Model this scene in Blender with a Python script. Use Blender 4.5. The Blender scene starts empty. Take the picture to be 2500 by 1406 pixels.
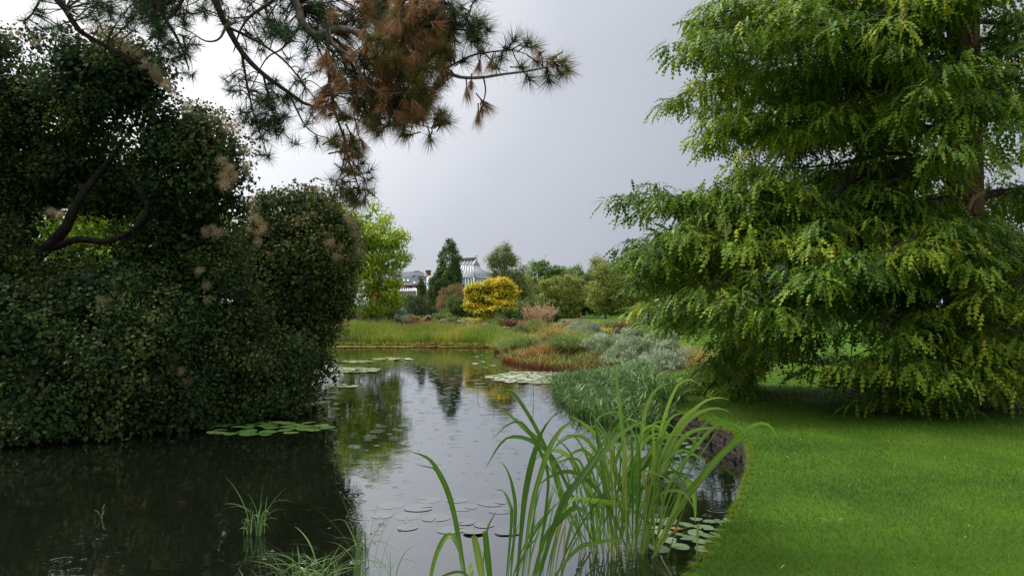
import bpy, bmesh, math, random
import numpy as np
from mathutils import Vector, Matrix, geometry

# ------------------------------------------------------------------ camera, sky, sun, exposure
scene = bpy.context.scene
F, HOR, HC = 1853.0, 748.0, 1.9            # focal length in photo pixels, horizon row, eye height above the water
cam_data = bpy.data.cameras.new('camera')
cam_data.sensor_width = 36.0
cam_data.lens = 36.0 * F / 2500.0
cam_data.shift_y = (HOR - 703.0) / 2500.0
cam_data.clip_start = 0.05
cam_data.clip_end = 3000.0
cam = bpy.data.objects.new('camera', cam_data)
scene.collection.objects.link(cam)
cam.location = (0, 0, HC)
cam.rotation_euler = (math.radians(90), 0, 0)
scene.camera = cam

SUN_AZ, SUN_EL = math.radians(-62), math.radians(52)      # azimuth from +Y, negative is towards the left
sun_vec = Vector((math.sin(SUN_AZ) * math.cos(SUN_EL), math.cos(SUN_AZ) * math.cos(SUN_EL), math.sin(SUN_EL)))
world = bpy.data.worlds.new('World')
scene.world = world
world.use_nodes = True
wn, wl = world.node_tree.nodes, world.node_tree.links
for n in list(wn): wn.remove(n)
def wnode(t, **k):
    n = wn.new(t)
    for a, b in k.items(): setattr(n, a, b)
    return n
out = wnode('ShaderNodeOutputWorld')
bg = wnode('ShaderNodeBackground')
bg.inputs['Strength'].default_value = 1.0
sky = wnode('ShaderNodeTexSky', sky_type='NISHITA', sun_disc=False)
sky.sun_elevation = SUN_EL
sky.sun_rotation = SUN_AZ
sky.air_density = 1.0; sky.dust_density = 2.0
skys = wnode('ShaderNodeVectorMath', operation='SCALE')
skys.inputs['Scale'].default_value = 0.07
wl.new(sky.outputs[0], skys.inputs[0])
tc = wnode('ShaderNodeTexCoord')
# overcast cloud deck: grey, darker bank low ahead, brighter where the hidden sun lies
dotn = wnode('ShaderNodeVectorMath', operation='DOT_PRODUCT')
bd = Vector((-0.62, 0.60, 0.52)).normalized()
dotn.inputs[1].default_value = bd
wl.new(tc.outputs['Generated'], dotn.inputs[0])
noi = wnode('ShaderNodeTexNoise')
noi.inputs['Scale'].default_value = 1.1; noi.inputs['Detail'].default_value = 3.0; noi.inputs['Roughness'].default_value = 0.45
mp = wnode('ShaderNodeMapping'); mp.inputs['Scale'].default_value = (1, 1, 2.2)
wl.new(tc.outputs['Generated'], mp.inputs['Vector']); wl.new(mp.outputs[0], noi.inputs['Vector'])
ma = wnode('ShaderNodeMath', operation='MULTIPLY_ADD')
wl.new(noi.outputs[0], ma.inputs[0]); ma.inputs[1].default_value = 0.22
wl.new(dotn.outputs['Value'], ma.inputs[2])
ramp = wnode('ShaderNodeValToRGB')
cr = ramp.color_ramp
cr.elements[0].position = 0.10; cr.elements[0].color = (0.44, 0.465, 0.53, 1)
cr.elements[1].position = 1.06; cr.elements[1].color = (1.15, 1.15, 1.17, 1)
e = cr.elements.new(0.66); e.color = (0.45, 0.475, 0.545, 1)
e = cr.elements.new(0.82); e.color = (0.58, 0.605, 0.67, 1)
e = cr.elements.new(0.98); e.color = (0.93, 0.94, 0.98, 1)
wl.new(ma.outputs[0], ramp.inputs[0])
mixw = wnode('ShaderNodeMix', data_type='RGBA')
mixw.inputs['Factor'].default_value = 0.93
wl.new(skys.outputs[0], mixw.inputs['A']); wl.new(ramp.outputs[0], mixw.inputs['B'])
sepw = wnode('ShaderNodeSeparateXYZ'); wl.new(tc.outputs['Generated'], sepw.inputs[0])
zen = wnode('ShaderNodeMapRange', interpolation_type='SMOOTHSTEP')
zen.inputs['From Min'].default_value = .30; zen.inputs['From Max'].default_value = .95
zen.inputs['To Min'].default_value = 1.0; zen.inputs['To Max'].default_value = 2.6
wl.new(sepw.outputs['Z'], zen.inputs['Value'])
zsc = wnode('ShaderNodeVectorMath', operation='SCALE')
wl.new(mixw.outputs['Result'], zsc.inputs[0]); wl.new(zen.outputs[0], zsc.inputs['Scale'])
wl.new(zsc.outputs[0], bg.inputs['Color'])
wl.new(bg.outputs[0], out.inputs[0])

sun_data = bpy.data.lights.new('sun', 'SUN')
sun_data.energy = 3.6
sun_data.angle = math.radians(14)
sun_data.color = (1.0, 0.96, 0.88)
sun = bpy.data.objects.new('sun', sun_data)
scene.collection.objects.link(sun)
sun.rotation_euler = sun_vec.to_track_quat('Z', 'Y').to_euler()

vs = scene.view_settings
vs.view_transform = 'Standard'; vs.look = 'None'; vs.exposure = 0.14; vs.gamma = 1.0; vs.use_curve_mapping = False
scene.cycles.max_bounces = 6
scene.cycles.diffuse_bounces = 2
scene.cycles.glossy_bounces = 3
scene.cycles.transmission_bounces = 3
scene.cycles.sample_clamp_indirect = 4.0
scene.cycles.use_denoising = True

# ------------------------------------------------------------------ helpers
RNG = np.random.default_rng(11)
random.seed(5)
COL = scene.collection.objects

def P(px, py, d):
    return np.array([(px - 1250.0) / F * d, d, HC + (HOR - py) / F * d])
def wd(py, z=0.0):
    return (HC - z) * F / (py - HOR)
def unit(a):
    return a / np.maximum(np.linalg.norm(a, axis=-1, keepdims=True), 1e-9)
_nk = np.random.default_rng(3)
_K = unit(_nk.normal(size=(7, 3))) * np.linspace(.7, 1.9, 7)[:, None]
_PH = _nk.uniform(0, 6.28, 7)
def noise(p, s=1.0):
    return np.mean(np.sin((p * s) @ _K.T + _PH + 1.7 * np.sin((p * s * .6) @ _K[::-1].T)), axis=-1) * 1.8

class MB:
    def __init__(self): self.V = []; self.F = []; self.T = []; self.A = []; self.M = []; self.n = 0
    def add(self, V, Fc, tint=0.5, along=0.0, mat=0):
        V = np.asarray(V, float).reshape(-1, 3); Fc = np.asarray(Fc, np.int64)
        self.V.append(V); self.F.append(Fc + self.n); self.n += len(V)
        self.T.append(np.broadcast_to(np.asarray(tint, float).reshape(-1), (len(V),)))
        self.A.append(np.broadcast_to(np.asarray(along, float).reshape(-1), (len(V),)))
        self.M.append(np.full(len(Fc), mat, np.int32))
        return self
    def box(self, c, s, rz=0.0, tint=.5, mat=0):
        v = np.array([[x, y, z] for x in (-.5, .5) for y in (-.5, .5) for z in (-.5, .5)]) * np.array(s)
        ca, sa = math.cos(rz), math.sin(rz)
        v = v @ np.array([[ca, sa, 0], [-sa, ca, 0], [0, 0, 1]]) + np.array(c)
        return self.add(v, [[0, 1, 3, 2], [4, 6, 7, 5], [0, 4, 5, 1], [2, 3, 7, 6], [0, 2, 6, 4], [1, 5, 7, 3]], tint, 0, mat)
    def tube(self, pts, rad, sides=6, tint=.5, mat=0):
        pts = np.asarray(pts, float); k = len(pts)
        rad = np.broadcast_to(np.asarray(rad, float), (k,))
        tg = unit(np.gradient(pts, axis=0))
        ref = np.array([0, 0, 1.0]) if abs(tg[0][2]) < .8 else np.array([1.0, 0, 0])
        a = unit(np.cross(tg, ref)); b = np.cross(tg, a)
        th = np.linspace(0, 2 * math.pi, sides, endpoint=False)
        V = pts[:, None] + rad[:, None, None] * (a[:, None] * np.cos(th)[None, :, None] + b[:, None] * np.sin(th)[None, :, None])
        V = np.vstack([V.reshape(-1, 3), pts[-1:]])
        i = np.arange(k - 1)[:, None] * sides; j = np.arange(sides)[None]; j2 = (j + 1) % sides
        Q = np.stack([i + j, i + j2, i + sides + j2, i + sides + j], -1).reshape(-1, 4)
        self.add(V, Q, tint, np.append(np.repeat(np.linspace(0, 1, k), sides), 1), mat)
        base = self.n - len(V)
        jj = np.arange(sides)
        self.F.append(np.stack([(k - 1) * sides + jj, (k - 1) * sides + (jj + 1) % sides, np.full(sides, len(V) - 1)], -1) + base)
        self.M.append(np.full(sides, mat, np.int32))
        return self
    def quad(self, a, b, c, d, tint=.5, mat=0): return self.add([a, b, c, d], [[0, 1, 2, 3]], tint, 0, mat)
    def bar(self, a, b, w, t=None, tint=.5, mat=0):
        a = np.asarray(a, float); b = np.asarray(b, float); t = t or w
        d = unit(b - a); ref = np.array([0, 0, 1.0]) if abs(d[2]) < .9 else np.array([1.0, 0, 0])
        x = unit(np.cross(d, ref)) * w / 2; y = np.cross(unit(x), d) * t / 2
        V = [p + sx * x + sy * y for p in (a, b) for sx, sy in ((-1, -1), (1, -1), (1, 1), (-1, 1))]
        return self.add(V, [[0, 1, 2, 3], [4, 7, 6, 5], [0, 4, 5, 1], [1, 5, 6, 2], [2, 6, 7, 3], [3, 7, 4, 0]], tint, 0, mat)
    def mesh(self, name, mats, smooth=False):
        me = bpy.data.meshes.new(name)
        V = np.vstack(self.V)
        me.vertices.add(len(V)); me.vertices.foreach_set('co', V.astype(np.float32).ravel())
        loops = np.concatenate([f.ravel() for f in self.F]).astype(np.int32)
        tot = np.concatenate([np.full(len(f), f.shape[1]) for f in self.F]).astype(np.int32)
        st = np.concatenate([[0], np.cumsum(tot)[:-1]]).astype(np.int32)
        me.loops.add(len(loops)); me.loops.foreach_set('vertex_index', loops)
        me.polygons.add(len(tot)); me.polygons.foreach_set('loop_start', st)
        me.polygons.foreach_set('loop_total', tot)
        me.polygons.foreach_set('material_index', np.concatenate(self.M))
        if smooth: me.polygons.foreach_set('use_smooth', np.ones(len(tot), bool))
        a = me.attributes.new('tint', 'FLOAT', 'POINT'); a.data.foreach_set('value', np.concatenate(self.T).astype(np.float32))
        a = me.attributes.new('along', 'FLOAT', 'POINT'); a.data.foreach_set('value', np.concatenate(self.A).astype(np.float32))
        for m in (mats if isinstance(mats, (list, tuple)) else [mats]): me.materials.append(m)
        me.update(calc_edges=True)
        return me
    def build(self, name, mats, parent=None, smooth=False):
        o = bpy.data.objects.new(name, self.mesh(name, mats, smooth))
        COL.link(o)
        if parent is not None: attach(o, parent)
        if name in ('twigs', 'stems', 'blades', 'leaves', 'plumes', 'foliage', 'upper_branches'): o['kind'] = 'stuff'
        return o
def attach(o, parent):
    o.parent = parent
    o.matrix_parent_inverse = Matrix.Translation(parent.location).inverted() if parent.type == 'EMPTY' else Matrix.Identity(4)
def put(name, me, parent, loc, rot=(0, 0, 0), scale=1.0):
    o = bpy.data.objects.new(name, me); COL.link(o)
    o.location = loc; o.rotation_euler = rot
    o.scale = (scale,) * 3 if np.isscalar(scale) else scale
    if parent is not None: attach(o, parent)
    return o
def tag(o, label=None, cat=None, group=None, kind=None):
    for k, v in (('label', label), ('category', cat), ('group', group), ('kind', kind)):
        if v: o[k] = v
    return o
def thing(name, loc, label, cat, group=None):
    o = bpy.data.objects.new(name, None); COL.link(o)
    o.location = [float(v) for v in loc]; o.empty_display_size = .2
    return tag(o, label, cat, group)
def spline(pts, n):
    p = np.asarray(pts, float); k = len(p)
    if k == 2: return p[0] + (p[1] - p[0]) * np.linspace(0, 1, n)[:, None]
    q = np.vstack([2 * p[0] - p[1], p, 2 * p[-1] - p[-2]])
    seg = np.concatenate([[0], np.cumsum(np.linalg.norm(np.diff(p, axis=0), axis=1))])
    t = np.interp(np.linspace(0, seg[-1], n), seg, np.arange(k))
    i = np.clip(t.astype(int), 0, k - 2); u = (t - i)[:, None]
    a, b, c, d = q[i], q[i + 1], q[i + 2], q[i + 3]
    return .5 * (2 * b + (c - a) * u + (2 * a - 5 * b + 4 * c - d) * u ** 2 + (3 * b - a - 3 * c + d) * u ** 3)
def frames(dirs, hint):
    Y = unit(dirs); Z = unit(hint - np.sum(hint * Y, -1, keepdims=True) * Y); X = np.cross(Y, Z)
    return X, Y, Z
def scatter(mb, tv, tf, pos, dirs, hint, scale, tint, talong=None, wscale=None, mat=0):
    """copies of a small template laid into one mesh"""
    n = len(pos)
    if n == 0: return
    X, Y, Z = frames(dirs, hint)
    s = np.broadcast_to(np.asarray(scale, float), (n,))[:, None, None]
    w = s if wscale is None else s * np.broadcast_to(np.asarray(wscale, float), (n,))[:, None, None]
    V = pos[:, None] + (X[:, None] * tv[None, :, 0:1] * w + Y[:, None] * tv[None, :, 1:2] * s + Z[:, None] * tv[None, :, 2:3] * s)
    Fc = (tf[None] + (np.arange(n) * len(tv))[:, None, None]).reshape(-1, tf.shape[1])
    al = np.tile(talong, n) if talong is not None else 0.0
    mb.add(V.reshape(-1, 3), Fc, np.repeat(np.broadcast_to(tint, (n,)), len(tv)), al, mat)
def ribbons(mb, C, side, width, tint, prof=None, mat=0):
    """C (N,K,3) centre lines, side (N,3), width (N,)"""
    N, K = C.shape[:2]
    t = np.linspace(0, 1, K)
    if prof is None: prof = np.minimum(1, .55 + 1.5 * t) * np.clip((1 - t) * 2.4, 0.02, 1)
    S = unit(side)[:, None] * (np.asarray(width)[:, None, None] * .5) * prof[None, :, None]
    V = np.stack([C - S, C + S], 2).reshape(-1, 3)
    i = (np.arange(N) * K * 2)[:, None] + (np.arange(K - 1) * 2)[None]
    Q = np.stack([i, i + 1, i + 3, i + 2], -1).reshape(-1, 4)
    mb.add(V, Q, np.repeat(np.broadcast_to(tint, (N,)), K * 2), np.tile(np.repeat(t, 2), N), mat)
def arching(base, az, h, reach, droop, K=6, lean=1.7):
    t = np.linspace(0, 1, K)[None, :, None]
    d = np.stack([np.cos(az), np.sin(az), 0 * az], -1)[:, None]
    return base[:, None] + d * (reach[:, None, None] * t ** lean) + np.array([0, 0, 1.0]) * (h[:, None, None] * (t - droop[:, None, None] * t ** 3))
DIAMOND = (np.array([[0, 0, 0], [.5, .5, .08], [0, 1, 0], [-.5, .5, .08]]), np.array([[0, 1, 2], [0, 2, 3]]))
OVAL = (np.array([[0, 0, 0], [.42, .3, .07], [.4, .7, .05], [0, 1, -.05], [-.4, .7, .05], [-.42, .3, .07]]),
        np.array([[0, 1, 5], [1, 2, 4], [1, 4, 5], [2, 3, 4]]))
LEAF4 = (np.array([[0, 0, 0], [.45, .45, .1], [0, 1, 0], [-.45, .55, .1]]), np.array([[0, 1, 2], [0, 2, 3]]))
HAIR = (np.array([[-.5, 0, 0], [.5, 0, 0], [0, 1, 0]]), np.array([[0, 1, 2]]))

# ------------------------------------------------------------------ materials
def mat(name):
    m = bpy.data.materials.new(name); m.use_nodes = True
    return m, m.node_tree.nodes, m.node_tree.links, m.node_tree.nodes['Principled BSDF']
def rampnode(nd, stops):
    r = nd.new('ShaderNodeValToRGB'); c = r.color_ramp
    while len(c.elements) > 1: c.elements.remove(c.elements[-1])
    c.elements[0].position = stops[0][0]; c.elements[0].color = (*stops[0][1], 1)
    for p, q in stops[1:]:
        e = c.elements.new(p); e.color = (*q, 1)
    return r
def leafmat(name, stops, trans=.3, rough=.45, spec=.35, along=None, amount=1.0):
    """leaf colour by per-leaf tint; 'along' = colour ramp from root to tip mixed in where given (pos, colour, weight)"""
    m, nd, lk, b = mat(name)
    at = nd.new('ShaderNodeAttribute'); at.attribute_name = 'tint'
    r = rampnode(nd, stops); lk.new(at.outputs['Fac'], r.inputs[0])
    col = r.outputs[0]
    if along:
        at2 = nd.new('ShaderNodeAttribute'); at2.attribute_name = 'along'
        r2 = rampnode(nd, [(p, c) for p, c, w in along]); rw = rampnode(nd, [(p, (w, w, w)) for p, c, w in along])
        lk.new(at2.outputs['Fac'], r2.inputs[0]); lk.new(at2.outputs['Fac'], rw.inputs[0])
        mx = nd.new('ShaderNodeMix'); mx.data_type = 'RGBA'
        lk.new(rw.outputs[0], mx.inputs['Factor']); lk.new(col, mx.inputs['A']); lk.new(r2.outputs[0], mx.inputs['B'])
        col = mx.outputs['Result']
    lk.new(col, b.inputs['Base Color'])
    b.inputs['Roughness'].default_value = rough
    b.inputs['Specular IOR Level'].default_value = spec
    if trans > 0:
        tr = nd.new('ShaderNodeBsdfTranslucent'); lk.new(col, tr.inputs['Color'])
        ms = nd.new('ShaderNodeMixShader'); ms.inputs[0].default_value = trans
        lk.new(b.outputs[0], ms.inputs[1]); lk.new(tr.outputs[0], ms.inputs[2])
        lk.new(ms.outputs[0], nd['Material Output'].inputs[0])
    return m
def plain(name, col, rough=.7, spec=.3, var=.25, scale=6.0, bump=0.0, bscale=30.0, col2=None, stretch=(1, 1, 1), metallic=0):
    m, nd, lk, b = mat(name)
    tcn = nd.new('ShaderNodeTexCoord'); mpn = nd.new('ShaderNodeMapping'); mpn.inputs['Scale'].default_value = stretch
    lk.new(tcn.outputs['Object'], mpn.inputs[0])
    nz = nd.new('ShaderNodeTexNoise'); nz.inputs['Scale'].default_value = scale; nz.inputs['Detail'].default_value = 6
    lk.new(mpn.outputs[0], nz.inputs['Vector'])
    c2 = col2 or tuple(c * (1 - 2 * var) for c in col)
    hi = tuple(min(1, c * (1 + var)) for c in col)
    r = rampnode(nd, [(.3, c2), (.55, col), (.75, hi)])
    lk.new(nz.outputs[0], r.inputs[0]); lk.new(r.outputs[0], b.inputs['Base Color'])
    b.inputs['Roughness'].default_value = rough; b.inputs['Specular IOR Level'].default_value = spec; b.inputs['Metallic'].default_value = metallic
    if bump:
        nb = nd.new('ShaderNodeTexNoise'); nb.inputs['Scale'].default_value = bscale; nb.inputs['Detail'].default_value = 5
        lk.new(mpn.outputs[0], nb.inputs['Vector'])
        bp = nd.new('ShaderNodeBump'); bp.inputs['Strength'].default_value = bump; bp.inputs['Distance'].default_value = .03
        lk.new(nb.outputs[0], bp.inputs['Height']); lk.new(bp.outputs[0], b.inputs['Normal'])
    return m
def watermat(name='pond water', base=(.006, .007, .004, 1), wave=1.0):
    m, nd, lk, b = mat(name)
    geo = nd.new('ShaderNodeNewGeometry')
    def nz(scale, sx, sy, det=3):
        mpn = nd.new('ShaderNodeMapping'); mpn.inputs['Scale'].default_value = (sx, sy, 1)
        lk.new(geo.outputs['Position'], mpn.inputs[0])
        n = nd.new('ShaderNodeTexNoise'); n.inputs['Scale'].default_value = scale; n.inputs['Detail'].default_value = det
        lk.new(mpn.outputs[0], n.inputs['Vector']); return n
    def mth(op, a, bb=None, c=None):
        n = nd.new('ShaderNodeMath'); n.operation = op
        for i, v in enumerate((a, bb, c)):
            if v is None: continue
            if isinstance(v, (int, float)): n.inputs[i].default_value = v
            else: lk.new(v, n.inputs[i])
        return n.outputs[0]
    def rings(scale, rmax, freq):
        vo = nd.new('ShaderNodeTexVoronoi'); vo.voronoi_dimensions = '2D'; vo.inputs['Scale'].default_value = scale
        lk.new(geo.outputs['Position'], vo.inputs['Vector'])
        sep = nd.new('ShaderNodeSeparateColor'); lk.new(vo.outputs['Color'], sep.inputs[0])
        rad = mth('MULTIPLY', sep.outputs[0], rmax)
        x = mth('SUBTRACT', vo.outputs['Distance'], rad)
        env = mth('MAXIMUM', mth('SUBTRACT', 1.0, mth('MULTIPLY', mth('ABSOLUTE', x), 9.0)), 0.0)
        return mth('MULTIPLY', mth('MULTIPLY', mth('COSINE', mth('MULTIPLY', x, freq)), env), mth('SUBTRACT', 1.0, sep.outputs[0]))
    swell = nz(2.2, .8, 1.6).outputs[0]
    fine = nz(9.0, .8, 1.7).outputs[0]
    patch = nz(.16, 1, 1, 2).outputs[0]
    pr = rampnode(nd, [(.42, (.08,) * 3), (.62, (1,) * 3)]); lk.new(patch, pr.inputs[0])
    h = mth('ADD', mth('MULTIPLY', swell, .0028), mth('MULTIPLY', mth('MULTIPLY', fine, .0016), pr.outputs[0]))
    h = mth('ADD', h, mth('MULTIPLY', rings(1.7, .34, 55.0), .0026))
    h = mth('ADD', h, mth('MULTIPLY', rings(3.1, .30, 45.0), .0019))
    bp = nd.new('ShaderNodeBump'); bp.inputs['Strength'].default_value = .55 * wave; bp.inputs['Distance'].default_value = 1.0
    lk.new(h, bp.inputs['Height'])
    b.inputs['Base Color'].default_value = base
    b.inputs['Roughness'].default_value = .9; b.inputs['Specular IOR Level'].default_value = 0.0
    gl = nd.new('ShaderNodeBsdfGlossy'); gl.inputs['Roughness'].default_value = .03; gl.inputs['Color'].default_value = (.93, .95, .97, 1)
    lk.new(bp.outputs[0], gl.inputs['Normal'])
    fr = nd.new('ShaderNodeFresnel'); fr.inputs['IOR'].default_value = 1.5; lk.new(bp.outputs[0], fr.inputs['Normal'])
    fp = mth('POWER', fr.outputs[0], .62)
    ms = nd.new('ShaderNodeMixShader'); lk.new(fp, ms.inputs[0]); lk.new(b.outputs[0], ms.inputs[1]); lk.new(gl.outputs[0], ms.inputs[2])
    lk.new(ms.outputs[0], nd['Material Output'].inputs[0])
    return m
M = {}
M['water'] = watermat()
M['lawn'] = plain('lawn turf', (.055, .115, .007), .9, .1, .25, 1.3, .5, 60, col2=(.035, .08, .006))
M['soil'] = plain('soil', (.085, .06, .04), .95, .1, .3, 9, .8, 40)
M['blade'] = leafmat('lawn blades', [(0, (.048, .12, .009)), (.45, (.132, .245, .013)), (.82, (.30, .37, .022)), (1, (.45, .40, .16))], .35, .55, .25)
M['bark'] = plain('grey brown bark', (.075, .06, .048), .9, .15, .3, 9, .9, 40, stretch=(1, 1, .25))
M['darkbark'] = plain('dark wet bark', (.03, .025, .02), .9, .1, .3, 12, .9, 40)
M['redbark'] = plain('red brown fibrous bark', (.16, .085, .055), .9, .15, .35, 10, 1.0, 30, stretch=(1.6, 1.6, .12))
M['pinebark'] = plain('pine bark', (.085, .058, .045), .9, .15, .35, 25, .9, 70)
M['pinetan'] = plain('bare pine twig', (.26, .19, .15), .85, .2, .3, 25, .6, 80)
M['smoke'] = leafmat('smoke tree leaf', [(0, (.015, .032, .012)), (.45, (.040, .076, .019)), (.78, (.125, .15, .028)), (1, (.17, .13, .05))], .22, .6, .12)
M['plume'] = leafmat('smoke plume', [(0, (.28, .19, .10)), (.5, (.38, .285, .165)), (1, (.48, .385, .25))], .4, .9, .02)
M['walnut'] = leafmat('yellow green leaf', [(0, (.12, .20, .015)), (.5, (.30, .43, .022)), (1, (.52, .58, .035))], .38, .5, .3)
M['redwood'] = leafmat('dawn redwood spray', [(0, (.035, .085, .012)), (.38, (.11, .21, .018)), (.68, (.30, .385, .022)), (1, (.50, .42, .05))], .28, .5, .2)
M['yew'] = leafmat('dark conifer sprig', [(0, (.04, .075, .022)), (.6, (.085, .145, .032)), (1, (.16, .23, .05))], .12, .6, .2)
M['oak'] = leafmat('mid green leaf', [(0, (.07, .12, .02)), (.5, (.135, .21, .028)), (1, (.25, .30, .045))], .28, .5, .3)
M['deep'] = leafmat('deep green leaf', [(0, (.05, .10, .022)), (.5, (.105, .20, .03)), (1, (.20, .31, .04))], .28, .5, .3)
M['olive'] = leafmat('olive leaf', [(0, (.12, .175, .028)), (.5, (.25, .295, .045)), (1, (.42, .38, .07))], .3, .5, .3)
M['birch'] = leafmat('grey green small leaf', [(0, (.13, .165, .05)), (.5, (.25, .28, .075)), (.9, (.38, .36, .09)), (1, (.45, .33, .08))], .3, .55, .25)
M['acer'] = leafmat('yellow autumn leaf', [(0, (.20, .30, .02)), (.3, (.50, .50, .025)), (.65, (.82, .62, .03)), (1, (.85, .46, .05))], .36, .5, .3)
M['brownish'] = leafmat('feathery brown seedhead', [(0, (.20, .20, .06)), (.5, (.34, .25, .12)), (1, (.46, .30, .18))], .3, .8, .1)
M['yellowshrub'] = leafmat('golden green shrub', [(0, (.24, .28, .03)), (.5, (.46, .46, .05)), (1, (.66, .56, .09))], .35, .5, .3)
M['silver'] = leafmat('silver blue leaf', [(0, (.17, .22, .15)), (.5, (.33, .39, .27)), (1, (.50, .54, .40))], .2, .7, .2)
M['hebe'] = leafmat('grey green hebe sprig', [(0, (.17, .23, .12)), (.5, (.34, .42, .245)), (1, (.54, .61, .41))], .2, .55, .35)
M['reedbed'] = leafmat('reed bed blade', [(0, (.12, .22, .03)), (.45, (.24, .36, .045)), (.75, (.46, .42, .07)), (1, (.60, .44, .14))], .3, .6, .2,
                       along=[(0, (.20, .075, .03), 1), (.2, (.26, .16, .05), .55), (.4, (.2, .3, .05), 0), (.8, (.32, .30, .09), .1), (1, (.42, .35, .14), .6)])
M['rust'] = leafmat('rusty grass blade', [(0, (.13, .21, .05)), (.4, (.28, .33, .065)), (.65, (.44, .33, .09)), (1, (.34, .125, .04))], .3, .6, .2,
                    along=[(0, (.14, .032, .014), 1), (.35, (.26, .075, .028), .85), (.6, (.3, .3, .1), .0), (1, (.3, .3, .1), .15)])
M['sedge'] = leafmat('blue green sedge', [(0, (.035, .09, .016)), (.5, (.085, .185, .034)), (1, (.26, .39, .10))], .28, .45, .4)
M['plumegrass'] = leafmat('pink tan grass plume', [(0, (.40, .26, .14)), (.5, (.60, .41, .25)), (1, (.72, .55, .36))], .35, .8, .1)
M['reed'] = leafmat('broad reed leaf', [(0, (.035, .10, .012)), (.5, (.10, .225, .02)), (.85, (.27, .42, .06)), (1, (.42, .36, .10))], .38, .35, .5,
                    along=[(0, (.30, .26, .07), .45), (.18, (.14, .26, .03), .1), (.3, (.1, .2, .02), 0), (.93, (.1, .2, .02), 0), (1, (.30, .22, .08), .75)])
M['pad'] = leafmat('lily pad', [(0, (.09, .20, .035)), (.5, (.155, .28, .06)), (.85, (.27, .34, .10)), (1, (.62, .26, .08))], 0, .3, .6)
M['paledpad'] = leafmat('grey green lily pad', [(0, (.07, .115, .055)), (.5, (.12, .175, .09)), (.9, (.19, .23, .13)), (1, (.28, .13, .045))], 0, .28, .6)
M['sunkpad'] = watermat('half sunk lily pad', (.032, .038, .022, 1), .6)
M['farpad'] = leafmat('pale lily pad', [(0, (.09, .17, .04)), (.5, (.27, .31, .17)), (1, (.42, .43, .28))], 0, .3, .6)  # base kept paler to carry the sky reflected on the far pads
M['scum'] = plain('floating plant litter', (.42, .38, .14), .8, .2, .25, 12)
M['needle'] = leafmat('green pine needle', [(0, (.012, .03, .014)), (.5, (.045, .095, .03)), (1, (.13, .21, .05))], .12, .5, .3)
M['olneedle'] = leafmat('olive pine needle', [(0, (.085, .09, .022)), (.5, (.20, .17, .04)), (1, (.34, .25, .065))], .2, .55, .3)
M['dead'] = leafmat('dead brown pine needle', [(0, (.24, .11, .055)), (.5, (.44, .22, .11)), (1, (.60, .36, .16))], .25, .6, .2)
M['stone'] = plain('rockery limestone', (.24, .205, .165), .9, .15, .35, 5, 1.0, 14, col2=(.08, .07, .055))
M['wallstone'] = plain('dark edging stone', (.05, .034, .026), .75, .2, .6, 7, .9, 25, col2=(.012, .010, .008))  # low dark brown base with near black mottling
M['white'] = plain('white paint', (.80, .80, .79), .5, .4, .04, 3)
M['slate'] = plain('slate roof', (.125, .13, .15), .6, .4, .15, 1.2, .2, 10)
M['brick'] = plain('red brick', (.36, .12, .06), .9, .1, .25, 3)
M['chimney'] = plain('brown brick', (.22, .14, .095), .9, .1, .25, 4)
M['darkglass'] = plain('window glass', (.03, .035, .04), .08, .6, .2, 2)
M['greyglass'] = plain('lean-to glazing', (.36, .37, .37), .25, .5, .1, 2)
M['wood'] = plain('weathered wood', (.30, .25, .19), .85, .2, .25, 5, stretch=(1, 1, 6))
def glassmat():
    m, nd, lk, b = mat('glasshouse pane')
    b.inputs['Base Color'].default_value = (.22, .25, .27, 1)
    b.inputs['Roughness'].default_value = .06
    tr = nd.new('ShaderNodeBsdfTransparent'); tr.inputs[0].default_value = (.86, .90, .90, 1)
    ms = nd.new('ShaderNodeMixShader'); ms.inputs[0].default_value = .5
    lk.new(tr.outputs[0], ms.inputs[1]); lk.new(b.outputs[0], ms.inputs[2]); lk.new(ms.outputs[0], nd['Material Output'].inputs[0])
    return m
M['pane'] = glassmat()

# ------------------------------------------------------------------ pond outline and ground
SHORE = [(1.09, 4.59), (.6, 3.7), (-.4, 3.2), (-2, 3.0), (-3.6, 3.1), (-5, 3.4), (-6.2, 4.4), (-7, 6), (-7.6, 8.2), (-7.7, 10.2),
         (-6.9, 11.3), (-5.7, 12.7), (-4.5, 14.2), (-4.1, 15.4), (-4.6, 16.8), (-6, 18.8), (-8, 22), (-10.5, 28), (-12, 33), (-11, 36.3),
         (-8.8, 36.6), (-4, 36.5), (-1.4, 35.7), (-.5, 33.8), (-.5, 32), (0, 28.8), (-.1, 26.2), (.9, 23.8), (2.0, 22.4), (2.4, 20.5),
         (2.4, 18), (2.3, 15), (2.45, 12.6), (2.72, 11.2), (2.86, 10.4), (2.9, 9.7), (2.8, 8.96), (2.5, 7.9), (2.1, 6.83), (1.72, 5.9), (1.37, 5.19), (1.09, 4.59)]
shore = spline(np.array([(x, y, 0) for x, y in SHORE]), 420)[:-1, :2]
def inside(p, poly=shore):
    x, y = p[:, 0][:, None], p[:, 1][:, None]
    a, b = poly, np.roll(poly, -1, 0)
    c = ((a[:, 1] > y) != (b[:, 1] > y)) & (x < (b[:, 0] - a[:, 0]) * (y - a[:, 1]) / (b[:, 1] - a[:, 1] + 1e-12) + a[:, 0])
    return c.sum(1) % 2 == 1
def sdist(p):
    out = np.empty(len(p))
    for k in range(0, len(p), 4000):
        q = p[k:k + 4000]; out[k:k + 4000] = np.sqrt(np.min((q[:, :1] - shore[None, :, 0]) ** 2 + (q[:, 1:2] - shore[None, :, 1]) ** 2, 1))
    return out
def smooth(a, b, x):
    t = np.clip((x - a) / (b - a), 0, 1); return t * t * (3 - 2 * t)
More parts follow.
